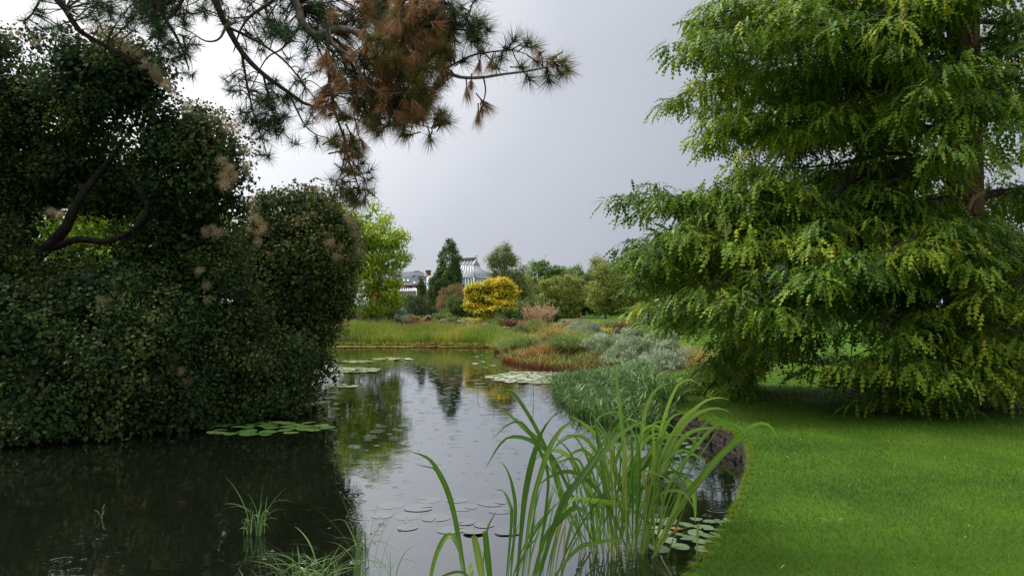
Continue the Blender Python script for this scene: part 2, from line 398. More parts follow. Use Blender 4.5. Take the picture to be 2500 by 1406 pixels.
def gz(x, y):
    x = np.asarray(x, float); y = np.asarray(y, float)
    rock = .75 * np.exp(-((y - 46.5) / 6.0) ** 2) * smooth(-22, -15, x) * (1 - smooth(0, 5.5, x))
    far = .25 * smooth(60, 100, y)
    und = .03 * np.sin(x * .7 + 1) * np.sin(y * .55) * smooth(13, 20, y)
    low = np.where((y < 13.5) & (x > .3), 0.0, 1.0)
    if np.any(low > 0):
        p = np.stack([x.ravel(), y.ravel()], 1); sd = np.full(len(p), 9.0)
        near = (p[:, 0] > -20) & (p[:, 0] < 8) & (p[:, 1] > 0) & (p[:, 1] < 42)
        if near.any(): sd[near] = sdist(p[near])
        low = low * .235 * (1 - smooth(0, 1.3, sd.reshape(x.shape)))
    else: low = 0
    return .27 + rock + far + und - low
pts = list(map(tuple, shore)); nsh = len(pts)
cand = []
for (x0, x1, y0, y1, s) in ((-2, 14, 3, 26, .45), (-30, 30, -6, 60, 1.6), (-130, 130, -60, 200, 9.0), (-700, 700, -500, 900, 80.0)):
    gx, gy = np.meshgrid(np.arange(x0, x1 + .01, s), np.arange(y0, y1 + .01, s))
    cand.append(np.stack([gx.ravel(), gy.ravel()], 1) + RNG.uniform(-.2, .2, (gx.size, 2)) * s)
cand = np.vstack(cand)
ok = ~inside(cand); cand = cand[ok]; cand = cand[sdist(cand) > .12]
pts += [tuple(map(float, c)) for c in cand]
res = geometry.delaunay_2d_cdt([Vector(p) for p in pts], [(i, (i + 1) % nsh) for i in range(nsh)], [], 0, 1e-6)
vv = np.array([v[:] for v in res[0]]); tri = np.array([f for f in res[2] if len(f) == 3])
cen = vv[tri].mean(1); tri = tri[~inside(cen)]
zz = gz(vv[:, 0], vv[:, 1])
mb = MB(); mb.add(np.column_stack([vv, zz]), tri)
sk = np.column_stack([shore, gz(shore[:, 0], shore[:, 1])]); sk2 = sk.copy(); sk2[:, 2] = -.8
i = np.arange(nsh); j = (i + 1) % nsh
mb.add(np.vstack([sk, sk2]), np.stack([i, j, nsh + j, nsh + i], 1), mat=1)
tag(mb.build('ground', [M['lawn'], M['soil']]), 'green lawn and garden ground around the pond', kind='structure')
mb = MB(); gx = np.linspace(-14, 6, 30); gy = np.linspace(1.5, 39, 50)
X, Y = np.meshgrid(gx, gy); idx = np.arange(X.size).reshape(X.shape)
mb.add(np.column_stack([X.ravel(), Y.ravel(), 0 * X.ravel()]), np.stack([idx[:-1, :-1], idx[:-1, 1:], idx[1:, 1:], idx[1:, :-1]], -1).reshape(-1, 4))
tag(mb.build('pond_water', M['water']), 'dark still pond water pocked by rain', kind='structure')

def sheet(name, outline, m, label, lift=.012):
    """a bed laid on the ground, following its height"""
    o = spline(np.array([(x, y, 0) for x, y in outline + outline[:1]]), 90)[:-1, :2]
    lo, hi = o.min(0), o.max(0); s = max(.35, (hi - lo).max() / 45)
    gx, gy = np.meshgrid(np.arange(lo[0], hi[0], s), np.arange(lo[1], hi[1], s))
    c = np.stack([gx.ravel(), gy.ravel()], 1); c = c[inside(c, o)]
    r = geometry.delaunay_2d_cdt([Vector(map(float, p)) for p in np.vstack([o, c])], [(i, (i + 1) % 89) for i in range(89)], [], 0, 1e-6)
    v = np.array([q[:] for q in r[0]]); t = np.array([f for f in r[2] if len(f) == 3]); t = t[inside(v[t].mean(1), o)]
    b = MB(); b.add(np.column_stack([v, gz(v[:, 0], v[:, 1]) + lift]), t)
    return tag(b.build(name, m), label, kind='structure')
sheet('rock_garden_bed', [(-17, 37.5), (-9, 37.0), (-4, 36.9), (-.8, 36.2), (.1, 33), (.5, 29), (.5, 26.6), (1.5, 24.2), (2.6, 22.6), (3.2, 19), (4.6, 19.2),
                          (5.6, 22), (6.5, 30), (5.5, 40), (1.5, 52), (-6, 56), (-14, 54), (-18, 46)], M['soil'], 'brown soil of the planted rock garden beyond the pond')
sheet('flower_bed', [(7, 22.3), (9, 21.2), (12, 20.4), (15, 20.2), (15, 22.3), (12, 23), (9, 24), (7, 24.2)], M['soil'], 'soil strip of the flower bed on the lawn')
sheet('redwood_shade_sheet', [(6.2, 12.6), (7.5, 11.9), (9.5, 11.7), (12, 11.9), (13, 14), (11, 16.5), (8, 16.5), (6.4, 14.6)], M['soil'], 'brown sheet standing in for the shade under the redwood')  # shade at the redwood's foot laid down as a brown sheet

# ------------------------------------------------------------------ lawn blades
def lawn_blades():
    mb = MB()
    lawn_poly = np.array([(1.05, 4.4), (1.75, 5.9), (2.52, 7.9), (2.83, 8.96), (2.95, 9.8), (2.9, 10.5), (2.74, 11.3), (2.6, 12.6), (3.05, 14.5), (3.15, 17), (3.9, 19.2),
                          (6, 22), (6, 26), (22, 26), (15, 18), (9.0, 9.6), (5.4, 4.4), (4.4, 3.2), (.7, 3.4)])
    for y0, y1, dens, hb, wb, K in ((3.3, 6.5, 4600, .034, .0042, 2), (6.5, 9, 3000, .034, .0055, 2), (9, 13, 1250, .036, .009, 2), (13, 26, 360, .038, .016, 2)):
        x1 = 1.9 + (2560 - 1250) / F * y1
        n = int((x1 - 1) * (y1 - y0) * dens)
        p = np.stack([RNG.uniform(.6, x1, n), RNG.uniform(y0, y1, n)], 1)
        p = p[(p[:, 0] < 1.9 + (2570 - 1250) / F * p[:, 1]) & ((p[:, 0] < (2570 - 1250) / F * p[:, 1]) | (RNG.random(len(p)) < .3)) & inside(p, lawn_poly)]
        p = p[~inside(p)]
        q = np.column_stack([p, gz(p[:, 0], p[:, 1]) - .004]); n = len(q)
        tn = .42 + .34 * noise(q, .65) + .22 * noise(q, 2.2) + RNG.normal(0, .07, n)
        tn = np.clip(tn, 0, .84); tn[RNG.random(n) < .006] = 1
        hh = hb * RNG.uniform(.5, 1.25, n) * (1 + .25 * noise(q, 3.1))
        edge = np.exp(-sdist(p[:, :2]) / .05) if y1 < 14 else 0
        C = arching(q, RNG.uniform(0, 6.28, n), hh * (1 + .8 * edge), hh * RNG.uniform(.3, 1.2, n), RNG.uniform(0, .35, n), K=K)
        a = RNG.uniform(0, 6.28, n)
        ribbons(mb, C, np.stack([np.cos(a), np.sin(a), 0 * a], 1), np.full(n, wb) * RNG.uniform(.7, 1.3, n), tn, prof=np.array([1, .1]))
    # ragged fringe along the cut edge
    m = (shore[:, 0] > .95) & (shore[:, 1] > 4.2) & (shore[:, 1] < 12.5)
    e = shore[m]; n = 15000
    k = RNG.integers(0, len(e), n); q = e[k] + RNG.normal(0, .02, (n, 2)) + np.array([.004, 0])
    q = np.column_stack([q, np.full(n, .262)])
    C = arching(q, RNG.uniform(math.pi * .55, math.pi * 1.45, n), RNG.uniform(.015, .06, n), RNG.uniform(.01, .075, n), RNG.uniform(.2, 1.6, n), K=3)
    a = RNG.uniform(0, 6.28, n)
    ribbons(mb, C, np.stack([np.cos(a), np.sin(a), 0 * a], 1), np.full(n, .004), np.clip(RNG.normal(.5, .2, n), 0, .85), prof=np.array([1, .8, .05]))
    tag(mb.build('lawn_grass', M['blade']), 'short bright green mown lawn grass beside the pond', 'grass', kind='stuff')
lawn_blades()

# ------------------------------------------------------------------ edging wall
def edging():
    t = thing('pond_edge_wall', (2.5, 7.9, 0), 'low dark brown stone edging wall between curved lawn edge and water', 'wall')
    m = (shore[:, 1] > 4.3) & (shore[:, 1] < 13.0) & (shore[:, 0] > .9)
    e = shore[m]; e = e[np.argsort(e[:, 1])]
    seg = np.concatenate([[0], np.cumsum(np.linalg.norm(np.diff(e, axis=0), axis=1))])
    def at(s): return np.array([np.interp(s, seg, e[:, 0]), np.interp(s, seg, e[:, 1])])
    var = []
    for k in range(6):
        bm = bmesh.new(); bmesh.ops.create_cube(bm, size=1)
        bmesh.ops.subdivide_edges(bm, edges=bm.edges[:], cuts=1, use_grid_fill=True)
        for v in bm.verts:
            v.co *= 1 - .10 * (v.co.length > .72) - .1 * random.random()
            v.co += Vector([random.uniform(-.07, .07) for _ in range(3)])
        me = bpy.data.meshes.new('edging_stone'); bm.to_mesh(me); bm.free(); me.materials.append(M['wallstone']); var.append(me)
    for row in range(3):
        s = random.uniform(0, .2)
        while s < seg[-1] - .1:
            ln = random.uniform(.16, .42); c = at(s + ln / 2); d = at(s + ln) - at(s); a = math.atan2(d[1], d[0])
            nrm = np.array([-math.sin(a), math.cos(a)]) ; nrm = nrm if nrm[0] < 0 else -nrm
            c = c + nrm * (-.045 + random.uniform(-.012, .02))
            put('edging_stone', random.choice(var), t, (c[0], c[1], -.02 + row * .098), (random.uniform(-.08, .08), random.uniform(-.08, .08), a), (ln * 1.04, .14 + .03 * random.random(), random.uniform(.085, .115)))
            s += ln
edging()

# ------------------------------------------------------------------ crowns
def blobs_px(lst, d, zr=.8):
    """(px, py, rx, ry, depth offset m[, weight]) -> centre, radii"""
    out = []
    for b in lst:
        px, py, rx, ry = b[:4]; dd = d + (b[4] if len(b) > 4 else 0)
        c = P(px, py, dd); r = np.array([rx, 0, ry]) / F * dd; r[1] = zr * (r[0] + r[2]) / 2
        out.append((c, r, b[5] if len(b) > 5 else 1.0))
    return out
def clumps(blobs, n, rng, shell=.55, zmin=None):
    w = np.array([b[2] * (b[1][0] * b[1][2] + b[1][1] * b[1][2] + b[1][0] * b[1][1]) for b in blobs]); w /= w.sum()
    k = rng.choice(len(blobs), n, p=w)
    C = np.array([b[0] for b in blobs])[k]; R = np.array([b[1] for b in blobs])[k]
    u = unit(rng.normal(size=(n, 3)))
    f = shell + (1 - shell) * rng.random(n) ** .6
    f *= 1 + .22 * noise(C + u * R, 1.8 / max(.3, R.mean()))
    return C + u * R * f[:, None], u
def crown_mesh(mb, blobs, rng, n_cl, r_cl, n_leaf, L, shape=DIAMOND, aspect=.6, shell=.5, droop=.3, up=.7, flat=.75, tvar=.16, tbase=.5, zmin=.05, topt=.0, wild=.3, mat=0, cvar=.12):
    cc, u = clumps(blobs, n_cl, rng, shell)
    rc = r_cl * rng.uniform(.6, 1.35, n_cl)
    nl = np.maximum(3, (n_leaf * (rc / r_cl) ** 2 * rng.uniform(.7, 1.3, n_cl)).astype(int))
    k = np.repeat(np.arange(n_cl), nl); n = len(k)
    v = unit(rng.normal(size=(n, 3)))
    off = v * (rng.random(n) ** .45)[:, None] * rc[k][:, None]; off[:, 2] *= flat
    off *= np.where(rng.random(n) < .05, 1.5, 1.0)[:, None]      # stray shoots break the outline
    pos = cc[k] + off
    nrm = unit(v * .7 + u[k] * .4 + np.array([0, 0, up]) + rng.normal(0, wild, (n, 3)))
    dr = unit(rng.normal(size=(n, 3)) + v * .6 + np.array([0, 0, -droop * 2]))
    ct = rng.normal(0, cvar, n_cl)
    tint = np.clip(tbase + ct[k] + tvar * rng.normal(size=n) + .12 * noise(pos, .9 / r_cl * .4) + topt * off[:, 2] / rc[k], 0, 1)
    m = pos[:, 2] > zmin
    scatter(mb, *shape, pos[m], dr[m], nrm[m], (L * rng.uniform(.65, 1.25, n))[m], tint[m], wscale=aspect, mat=mat)
    return cc
def limb(mb, a, b, r0, r1, rng, n=7, wob=.08, sides=6, sag=0.0):
    a = np.asarray(a, float); b = np.asarray(b, float); L = np.linalg.norm(b - a)
    t = np.linspace(0, 1, n)
    p = a + (b - a) * t[:, None]
    p[1:-1] += rng.normal(0, wob * L / 3, (n - 2, 3))
    p[:, 2] += sag * L * np.sin(t * math.pi)
    p = spline(p, n * 2)
    mb.tube(p, np.linspace(r0, r1, n * 2), sides)
    return p
def tree(name, label, cat, d, blobs, n_cl, r_cl, n_leaf, L, m, seed, base=None, trunk=.0, fork=.35, limbs=6, bark='bark', group=None, zr=.8, extra=None, **kw):
    rng = np.random.default_rng(seed)
    B = blobs_px(blobs, d, zr)
    cx = np.mean([b[0][0] for b in B]) if base is None else (base - 1250) / F * d
    cy = d if base is not None else np.mean([b[0][1] for b in B])
    z0 = float(gz(cx, cy))
    t = thing(name, (cx, cy, z0), label, cat, group)
    kw.setdefault('zmin', z0 + .03)
    mb = MB(); cc = crown_mesh(mb, B, rng, n_cl, r_cl, n_leaf, L, **kw)
    if extra: extra(mb, B, rng)
    mb.build('crown', m, t)
    if trunk > 0:
        tb = MB(); top = max(c[2] for c in cc); fk = z0 + (top - z0) * fork
        mid = np.mean(cc, 0)
        f = np.array([cx + (mid[0] - cx) * .3, cy + (mid[1] - cy) * .3, fk])
        p = spline([[cx, cy, z0 - .1], [cx + rng.normal(0, .05), cy, z0 + (fk - z0) * .5], f], 9)
        tb.tube(p, trunk * np.array([1.7, 1.15, 1, .95, .9, .87, .84, .8, .75]), 9)
        for q in rng.choice(len(cc), min(limbs, len(cc)), replace=False):
            limb(tb, f - [0, 0, .1 * (fk - z0)], cc[q], trunk * .55, trunk * .1, rng, wob=.1)
        tb.build('trunk', M[bark], t, smooth=True)
    return t

# ------------------------------------------------------------------ smoke trees on the left bank
def plume_meshes():
    out = []
    for s in range(4):
        rng = np.random.default_rng(60 + s); mb = MB()
        n = 420
        u = unit(rng.normal(size=(n, 3))); r = rng.random(n) ** .5
        lob = rng.normal(0, .35, (6, 3)) * [.6, .6, 1]
        pos = lob[rng.integers(0, 6, n)] * .8 + u * r[:, None] * .42
        scatter(mb, *HAIR, pos, unit(u + rng.normal(0, .6, (n, 3))), rng.normal(size=(n, 3)), .22 * rng.uniform(.6, 1.4, n), np.clip(rng.normal(.5, .2, n), 0, 1), wscale=.09)
        out.append(mb.mesh('plume', M['plume']))
    return out
PLUMES = plume_meshes()
def smoke_tree(label, seed, d, blobs, n_cl, n_leaf, plume_px, trunk_lines, base, tb=.42):
    rng = np.random.default_rng(seed)
    B = blobs_px(blobs, d, .75)
    bp = base
    t = thing('smoke_tree', bp, label, 'tree', 'smoke trees at the water')
    mb = MB()
    crown_mesh(mb, B, rng, n_cl, .31, n_leaf, .060, shape=LEAF4, aspect=.95, shell=.6, droop=.35, up=.35, flat=.8, tbase=tb, tvar=.13, topt=.14, wild=.55, cvar=.16)  # topt puts the lit tops of the clumps into the leaf tint
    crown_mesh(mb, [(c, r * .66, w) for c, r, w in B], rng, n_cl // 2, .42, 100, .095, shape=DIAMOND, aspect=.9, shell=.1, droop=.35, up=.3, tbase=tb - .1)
    mb.build('crown', M['smoke'], t)
    for line in trunk_lines:
        w = MB(); pts = spline([P(*q[:3]) for q in line], 16)
        w.tube(pts, np.interp(np.linspace(0, 1, 16), np.linspace(0, 1, len(line)), [q[3] for q in line]), 8)
        w.build('trunk', M['darkbark'], t, smooth=True)
    for px, py, dd, s in plume_px:
        put('plume', PLUMES[rng.integers(0, 4)], t, P(px, py, dd), tuple(rng.uniform(-.5, .5, 3)), s)
    return t
rp = np.random.default_rng(8)
pl = []
for (x0, y0, x1, y1, n, dd) in ((215, 60, 330, 120, 16, 12.6), (300, 110, 400, 200, 13, 12.4), (40, 85, 180, 110, 5, 12.6), (380, 190, 480, 280, 9, 12.3), (480, 270, 600, 330, 9, 12.4),
                                (545, 390, 555, 450, 7, 11.6), (600, 350, 618, 450, 5, 12.4), (505, 560, 525, 580, 3, 11.6), (480, 640, 510, 740, 4, 11.6), (395, 860, 460, 930, 5, 11.3),
                                (40, 880, 120, 960, 6, 11.0), (120, 500, 140, 560, 2, 11.8), (230, 730, 250, 760, 2, 11.2)):
    for k in range(n):
        u = (k + rp.random()) / n
        pl.append((x0 + (x1 - x0) * u + rp.normal(0, 9), y0 + (y1 - y0) * u + rp.normal(0, 9), dd + rp.normal(0, .15), rp.uniform(.09, .19)))
smoke_tree('large dark smoke tree with tan plumes overhanging the pond', 21, 13.0,
           [(70, 260, 190, 180, .6), (250, 200, 150, 150, 0), (330, 180, 70, 80, -.2), (420, 360, 150, 140, 0), (505, 400, 105, 110, -.2), (540, 470, 70, 90, .2), (200, 420, 200, 110, .7), (-120, 400, 200, 300, .5),
            (420, 620, 190, 140, .4), (230, 760, 210, 140, -.9), (330, 860, 170, 150, -1.5), (520, 800, 150, 180, .2), (560, 930, 140, 110, -.3), (60, 830, 150, 170, -1.6), (-80, 720, 170, 250, -1), (330, 960, 200, 75, -1.3),
            (110, 960, 150, 90, -2.0), (30, 1030, 130, 60, -2.4), (660, 900, 110, 100, .3), (640, 985, 100, 45, .0), (420, 1010, 120, 30, -1.0), (130, 690, 120, 60, .8), (10, 560, 70, 120, .2), (290, 470, 110, 60, .6), (390, 540, 80, 60, .2), (120, 470, 90, 50, .9), (-260, 760, 200, 320, 0), (60, 1050, 130, 32, -2.6), (250, 1030, 140, 30, -1.9), (450, 1020, 130, 28, -1.2), (600, 1005, 110, 28, -.4)],
           1450, 130, pl,
           [[(-60, 760, 13.2, .16), (20, 680, 13.0, .13), (110, 610, 12.8, .11), (165, 550, 12.7, .09), (190, 490, 12.7, .07), (260, 400, 12.8, .04), (330, 300, 12.8, .015)],
            [(110, 612, 12.8, .07), (190, 585, 12.7, .055), (260, 590, 12.6, .045), (330, 560, 12.6, .03), (420, 480, 12.6, .012)],
            [(-60, 980, 13.2, .2), (-55, 860, 13.2, .18), (-60, 760, 13.2, .16)], [(330, 1040, 13.4, .10), (345, 900, 13.2, .08), (400, 700, 13.2, .05), (440, 500, 13, .02)],
            [(300, 410, 12.6, .03), (360, 500, 12.5, .05), (330, 560, 12.5, .05)]],
           (float(P(-60, 980, 13.2)[0]), 13.2, .25))
pl2 = []
for (x0, y0, x1, y1, n, dd) in ((600, 500, 640, 560, 7, 14.4), (640, 480, 860, 520, 14, 15.2), (840, 520, 885, 620, 12, 15.0), (860, 620, 870, 760, 9, 15.3), (800, 570, 830, 640, 5, 14.3), (790, 760, 850, 830, 8, 15.0),
                                (770, 900, 800, 960, 4, 14.6), (760, 450, 765, 470, 2, 15.2), (620, 540, 630, 590, 5, 14.2)):
    for k in range(n):
        u = (k + rp.random()) / n
        pl2.append((x0 + (x1 - x0) * u + rp.normal(0, 9), y0 + (y1 - y0) * u + rp.normal(0, 9), dd + rp.normal(0, .15), rp.uniform(.10, .2)))
smoke_tree('smaller rounded smoke tree at the bank tip beside the yellow green tree', 22, 15.2,
           [(680, 560, 100, 90, .2), (760, 530, 90, 75, .3), (800, 590, 90, 85, 0), (730, 650, 130, 120, -.4), (790, 700, 85, 100, 0), (700, 800, 120, 120, -.2), (745, 860, 70, 100, -.3), (640, 700, 80, 160, .5), (715, 950, 60, 50, -.5)],
           460, 130, pl2,
           [[(640, 960, 15.6, .09), (680, 850, 15.4, .08), (720, 700, 15.3, .06), (760, 580, 15.3, .02)], [(680, 850, 15.4, .05), (640, 740, 15.6, .04), (620, 600, 15.6, .015)], [(720, 640, 14.9, .03), (690, 570, 14.6, .02), (640, 575, 14.6, .01)]],
           (float(P(640, 960, 15.6)[0]), 15.6, .25), tb=.5)

# ------------------------------------------------------------------ dawn redwood on the right
def spray_template():
    V, Fc = [], []
    for s_ in (-1, 1):                                # two rows of leaflets, drooping along the midrib
        for k, (t, l) in enumerate(((.12, .13), (.38, .17), (.64, .15), (.88, .10))):
            z = -.45 * t * t; b = len(V)
            V += [[0, t - .14, z + .03], [0, t + .14, z - .06], [s_ * l, t + .12 + .03 * s_, z - .07]]; Fc.append([b, b + 1, b + 2])
    return np.array(V), np.array(Fc)
SPRAY = spray_template()
def redwood():
    rng = np.random.default_rng(77)
    bx, by = (2360 - 1250) / F * 14.0, 14.0
    t = thing('dawn_redwood', (bx, by, .27), 'tall feathery bright green conifer with sweeping branches on the lawn', 'tree')
    tb = MB()
    zs = np.array([.1, .35, .9, 2, 3.5, 5.5, 8, 11]); rr = np.array([.62, .48, .40, .36, .33, .30, .25, .18])
    k, S = len(zs), 18
    th = np.linspace(0, 2 * math.pi, S, endpoint=False)
    rad = rr[:, None] * (1 + .10 * np.sin(th * 5 + 1)[None] * np.array([1, .9, .7, .5, .4, .35, .3, .2])[:, None] + .03 * rng.normal(size=(k, S)))
    V = np.stack([bx + rad * np.cos(th) + (.02 * zs)[:, None] * -.4, by + rad * np.sin(th), np.repeat(zs[:, None], S, 1)], -1).reshape(-1, 3)
    ii = np.arange(k - 1)[:, None] * S; jj = np.arange(S)[None]; j2 = (jj + 1) % S
    tb.add(V, np.stack([ii + jj, ii + j2, ii + S + j2, ii + S + jj], -1).reshape(-1, 4))
    tb.build('trunk', M['redbark'], t, smooth=True)
    def trunkpt(py, d=14.0): return P(2355, py, d)
    L = []   # limbs: control points (px,py,d), density, spread
    def Lp(pts, r=.07, spread=1.0, dens=1.0, start=.15): L.append((np.array([P(p[0] + 42 * max(0, min(1, (2050 - p[0]) / 350)), *p[1:]) for p in pts]), r, spread, dens, start))
    Lp([(2355, -230, 14), (2150, -120, 13.4), (1900, 10, 13.2), (1740, 40, 13)], .07, 1.0)
    Lp([(2355, -120, 14), (2150, -40, 14.6), (1880, 60, 14.8), (1690, 90, 15)], .07, 1.0)
    Lp([(2355, 20, 14), (2200, 40, 13.3), (2080, 100, 12.8), (1950, 150, 12.6), (1780, 130, 12.6), (1600, 130, 12.6)], .08, 1.1)
    Lp([(2355, 110, 14), (2200, 110, 13.8), (2050, 180, 13.6), (1930, 200, 13.6), (1750, 190, 13.8), (1610, 240, 14)], .09, 1.1)
    Lp([(2355, 180, 14), (2150, 190, 15), (1900, 220, 15.6), (1700, 260, 16)], .07, 1.1)
    Lp([(2355, 240, 14), (2150, 250, 13), (1950, 300, 12.6), (1800, 290, 12.5), (1690, 330, 12.6)], .08, 1.0)
    Lp([(2355, 330, 14), (2100, 300, 14.6), (1900, 330, 15), (1760, 390, 15)], .06, .9)
    Lp([(2355, 380, 14), (2180, 400, 13.4), (2080, 440, 13.0), (1990, 490, 12.7), (1800, 480, 12.5), (1640, 480, 12.6), (1500, 500, 12.8)], .10, 1.1, 1.1)
    Lp([(2355, 400, 14), (2150, 420, 15), (1950, 450, 15.5), (1760, 440, 15.5), (1700, 450, 15.5)], .07, .9, .8)
    Lp([(2355, 490, 14), (2150, 500, 12.9), (1950, 500, 12.2), (1760, 530, 12.0), (1620, 580, 12.0), (1530, 610, 12)], .08, 1.1, 1.1)
    Lp([(2355, 520, 14), (2150, 540, 15), (1900, 560, 15.6), (1650, 560, 15.6), (1560, 620, 15.6)], .08, 1.1)
    Lp([(2355, 560, 14), (2200, 560, 12.6), (2050, 560, 11.8), (1900, 600, 11.4), (1740, 680, 11.4), (1630, 740, 11.6)], .08, 1.1, 1.1)
    Lp([(2355, 600, 14), (2150, 600, 14.4), (1900, 640, 14.6), (1700, 690, 14.6), (1590, 760, 14.6)], .08, 1.1)
    Lp([(2355, 640, 14), (2200, 640, 13.4), (2000, 660, 13), (1850, 720, 12.9), (1760, 800, 13), (1730, 880, 13.2)], .08, 1.0, 1.1)
    Lp([(2355, 690, 14), (2100, 700, 15), (1880, 750, 15.4), (1760, 850, 15.2), (1735, 925, 14.8)], .08, .9, 1.2)
    Lp([(1760, 850, 15.0), (1740, 890, 14.6), (1725, 920, 14.3), (1700, 935, 14.2)], .03, .8, 2.0, 0)
    Lp([(1820, 830, 13.8), (1770, 880, 13.8), (1730, 920, 13.8)], .03, .8, 1.8, 0)
    Lp([(2355, 650, 14), (2230, 640, 12.2), (2100, 650, 11.4), (2000, 700, 11.2), (1950, 745, 11.3)], .07, 1.0)
    Lp([(2355, 760, 14), (2280, 760, 12.3), (2220, 760, 11.4), (2150, 800, 10.9), (2080, 840, 10.9)], .06, .9, .9)
    Lp([(2355, 800, 14), (2330, 810, 12.4), (2290, 820, 11.4), (2210, 870, 10.9), (2140, 890, 10.8)], .06, .8, 1.1)
    Lp([(2355, 840, 14), (2380, 840, 12.4), (2360, 860, 11.4), (2330, 900, 10.9), (2280, 930, 10.8)], .05, .8, 1.1)
    Lp([(2355, 860, 14), (2250, 890, 12.8), (2100, 920, 12.0), (2000, 935, 11.8)], .05, .7, .5, .3)
    Lp([(2355, 880, 14), (2280, 900, 12), (2180, 940, 11.3), (2080, 955, 11.2)], .04, .7, .8, .35)
    Lp([(2355, 900, 14), (2330, 920, 12), (2280, 950, 11.4), (2200, 965, 11.2)], .04, .7, .9, .35)
    Lp([(2200, 590, 13.6), (1950, 600, 12.8), (1700, 610, 12.4), (1515, 635, 12.5)], .06, 1.0, 1.2)
    Lp([(2200, 620, 13.6), (1950, 640, 13.4), (1700, 660, 13.2), (1540, 690, 13.2)], .06, 1.0, 1.2)
    Lp([(2200, 650, 13.8), (1950, 680, 14.4), (1700, 710, 14.4), (1560, 745, 14.2)], .06, 1.0, 1.2)
    Lp([(2150, 660, 13.4), (1900, 700, 12.6), (1720, 750, 12.6), (1600, 790, 12.8)], .05, .9, 1.1)
    Lp([(2150, 560, 13.4), (1900, 570, 12.2), (1700, 590, 11.8), (1560, 600, 11.8)], .05, .9, 1.1)
    Lp([(2355, -150, 14), (2150, -80, 13), (1850, 0, 12.6), (1640, 70, 12.6)], .06, 1.0, 1.1)
    Lp([(2355, -280, 14), (2100, -180, 13), (1850, -60, 13), (1720, -10, 13)], .06, 1.0, 1.1)
    Lp([(2250, 690, 13.8), (2100, 720, 13.2), (1980, 780, 13.0), (1900, 850, 13.0)], .05, .8, .9)
    Lp([(2250, 640, 13.8), (2100, 670, 12.4), (1950, 720, 11.9), (1840, 770, 12)], .05, .8, .9)
    # towards the viewer and to the right
    Lp([(2355, 130, 14), (2340, 150, 12.6), (2290, 190, 11.6), (2200, 230, 11.2)], .06, 1.1)
    Lp([(2355, 180, 14), (2400, 200, 12.6), (2440, 220, 11.6), (2400, 290, 11)], .06, 1.1)
    Lp([(2355, 210, 14), (2330, 220, 12.4), (2310, 260, 11.4), (2360, 320, 11)], .06, 1.0)
    Lp([(2355, 60, 14), (2460, 60, 12.8), (2560, 80, 12), (2620, 130, 11.6)], .06, 1.1)
    Lp([(2355, 560, 14), (2310, 560, 12.2), (2260, 570, 11.2), (2170, 620, 10.8)], .06, .9)
    Lp([(2355, 590, 14), (2390, 580, 12.4), (2380, 600, 11.2), (2330, 650, 10.8)], .05, .8)
    Lp([(2355, 620, 14), (2440, 620, 12.4), (2500, 640, 11.2), (2480, 700, 10.6)], .06, 1.0)
    Lp([(2355, 680, 14), (2460, 680, 12.2), (2520, 720, 11), (2470, 790, 10.6)], .06, 1.0)
    Lp([(2355, 760, 14), (2450, 780, 12.4), (2500, 830, 11.4), (2440, 870, 11)], .05, .9)
    Lp([(2355, 830, 14), (2440, 860, 12.8), (2500, 900, 12), (2480, 940, 11.8)], .05, .8)
    Lp([(2355, 480, 14), (2480, 470, 14.4), (2600, 520, 14.6)], .06, 1.0)
    Lp([(2355, 300, 14), (2480, 290, 13.4), (2620, 340, 13)], .06, 1.0)
    Lp([(2355, -60, 14), (2320, -40, 12.6), (2260, 10, 11.8), (2180, 50, 11.6)], .06, 1.1)
    Lp([(2355, -200, 14), (2250, -130, 12.8), (2120, -40, 12), (2000, 10, 11.8)], .06, 1.1)
    # behind, filling the depth of the crown
    for k in range(13):
        az = rng.uniform(.15, math.pi - .15) if k < 8 else rng.uniform(-.5, .4); z = rng.uniform(3.0, 9.0); ln = rng.uniform(3.2, 5.2) * (1.12 - z / 16)
        a = np.array([bx, by, z]); dr = np.array([math.cos(az), math.sin(az), 0])
        L.append((np.array([a, a + dr * ln * .4 + [0, 0, .35], a + dr * ln * .75 + [0, 0, .15], a + dr * ln + [0, 0, -.5]]), .06, 1.1, .8, .15))
    for cp, r, spread, dens, st in list(L[:13]):
        if len(cp) < 4: continue
        for rr_ in range(1):
            c2 = cp + np.vstack([[0, 0, 0], rng.normal(0, 1, (1, 3)) * [.2, .5, .2] + rng.normal(0, .08, (len(cp) - 1, 3))]); c2[0, 2] += rng.normal(0, .2)
            c2[1:] += (c2[0] - c2[1:]) * rng.uniform(.02, .22)
            L.append((c2, r * .8, spread, dens, st))
    pos, dirs, hint, sc, tn = [], [], [], [], []
    tw = MB()
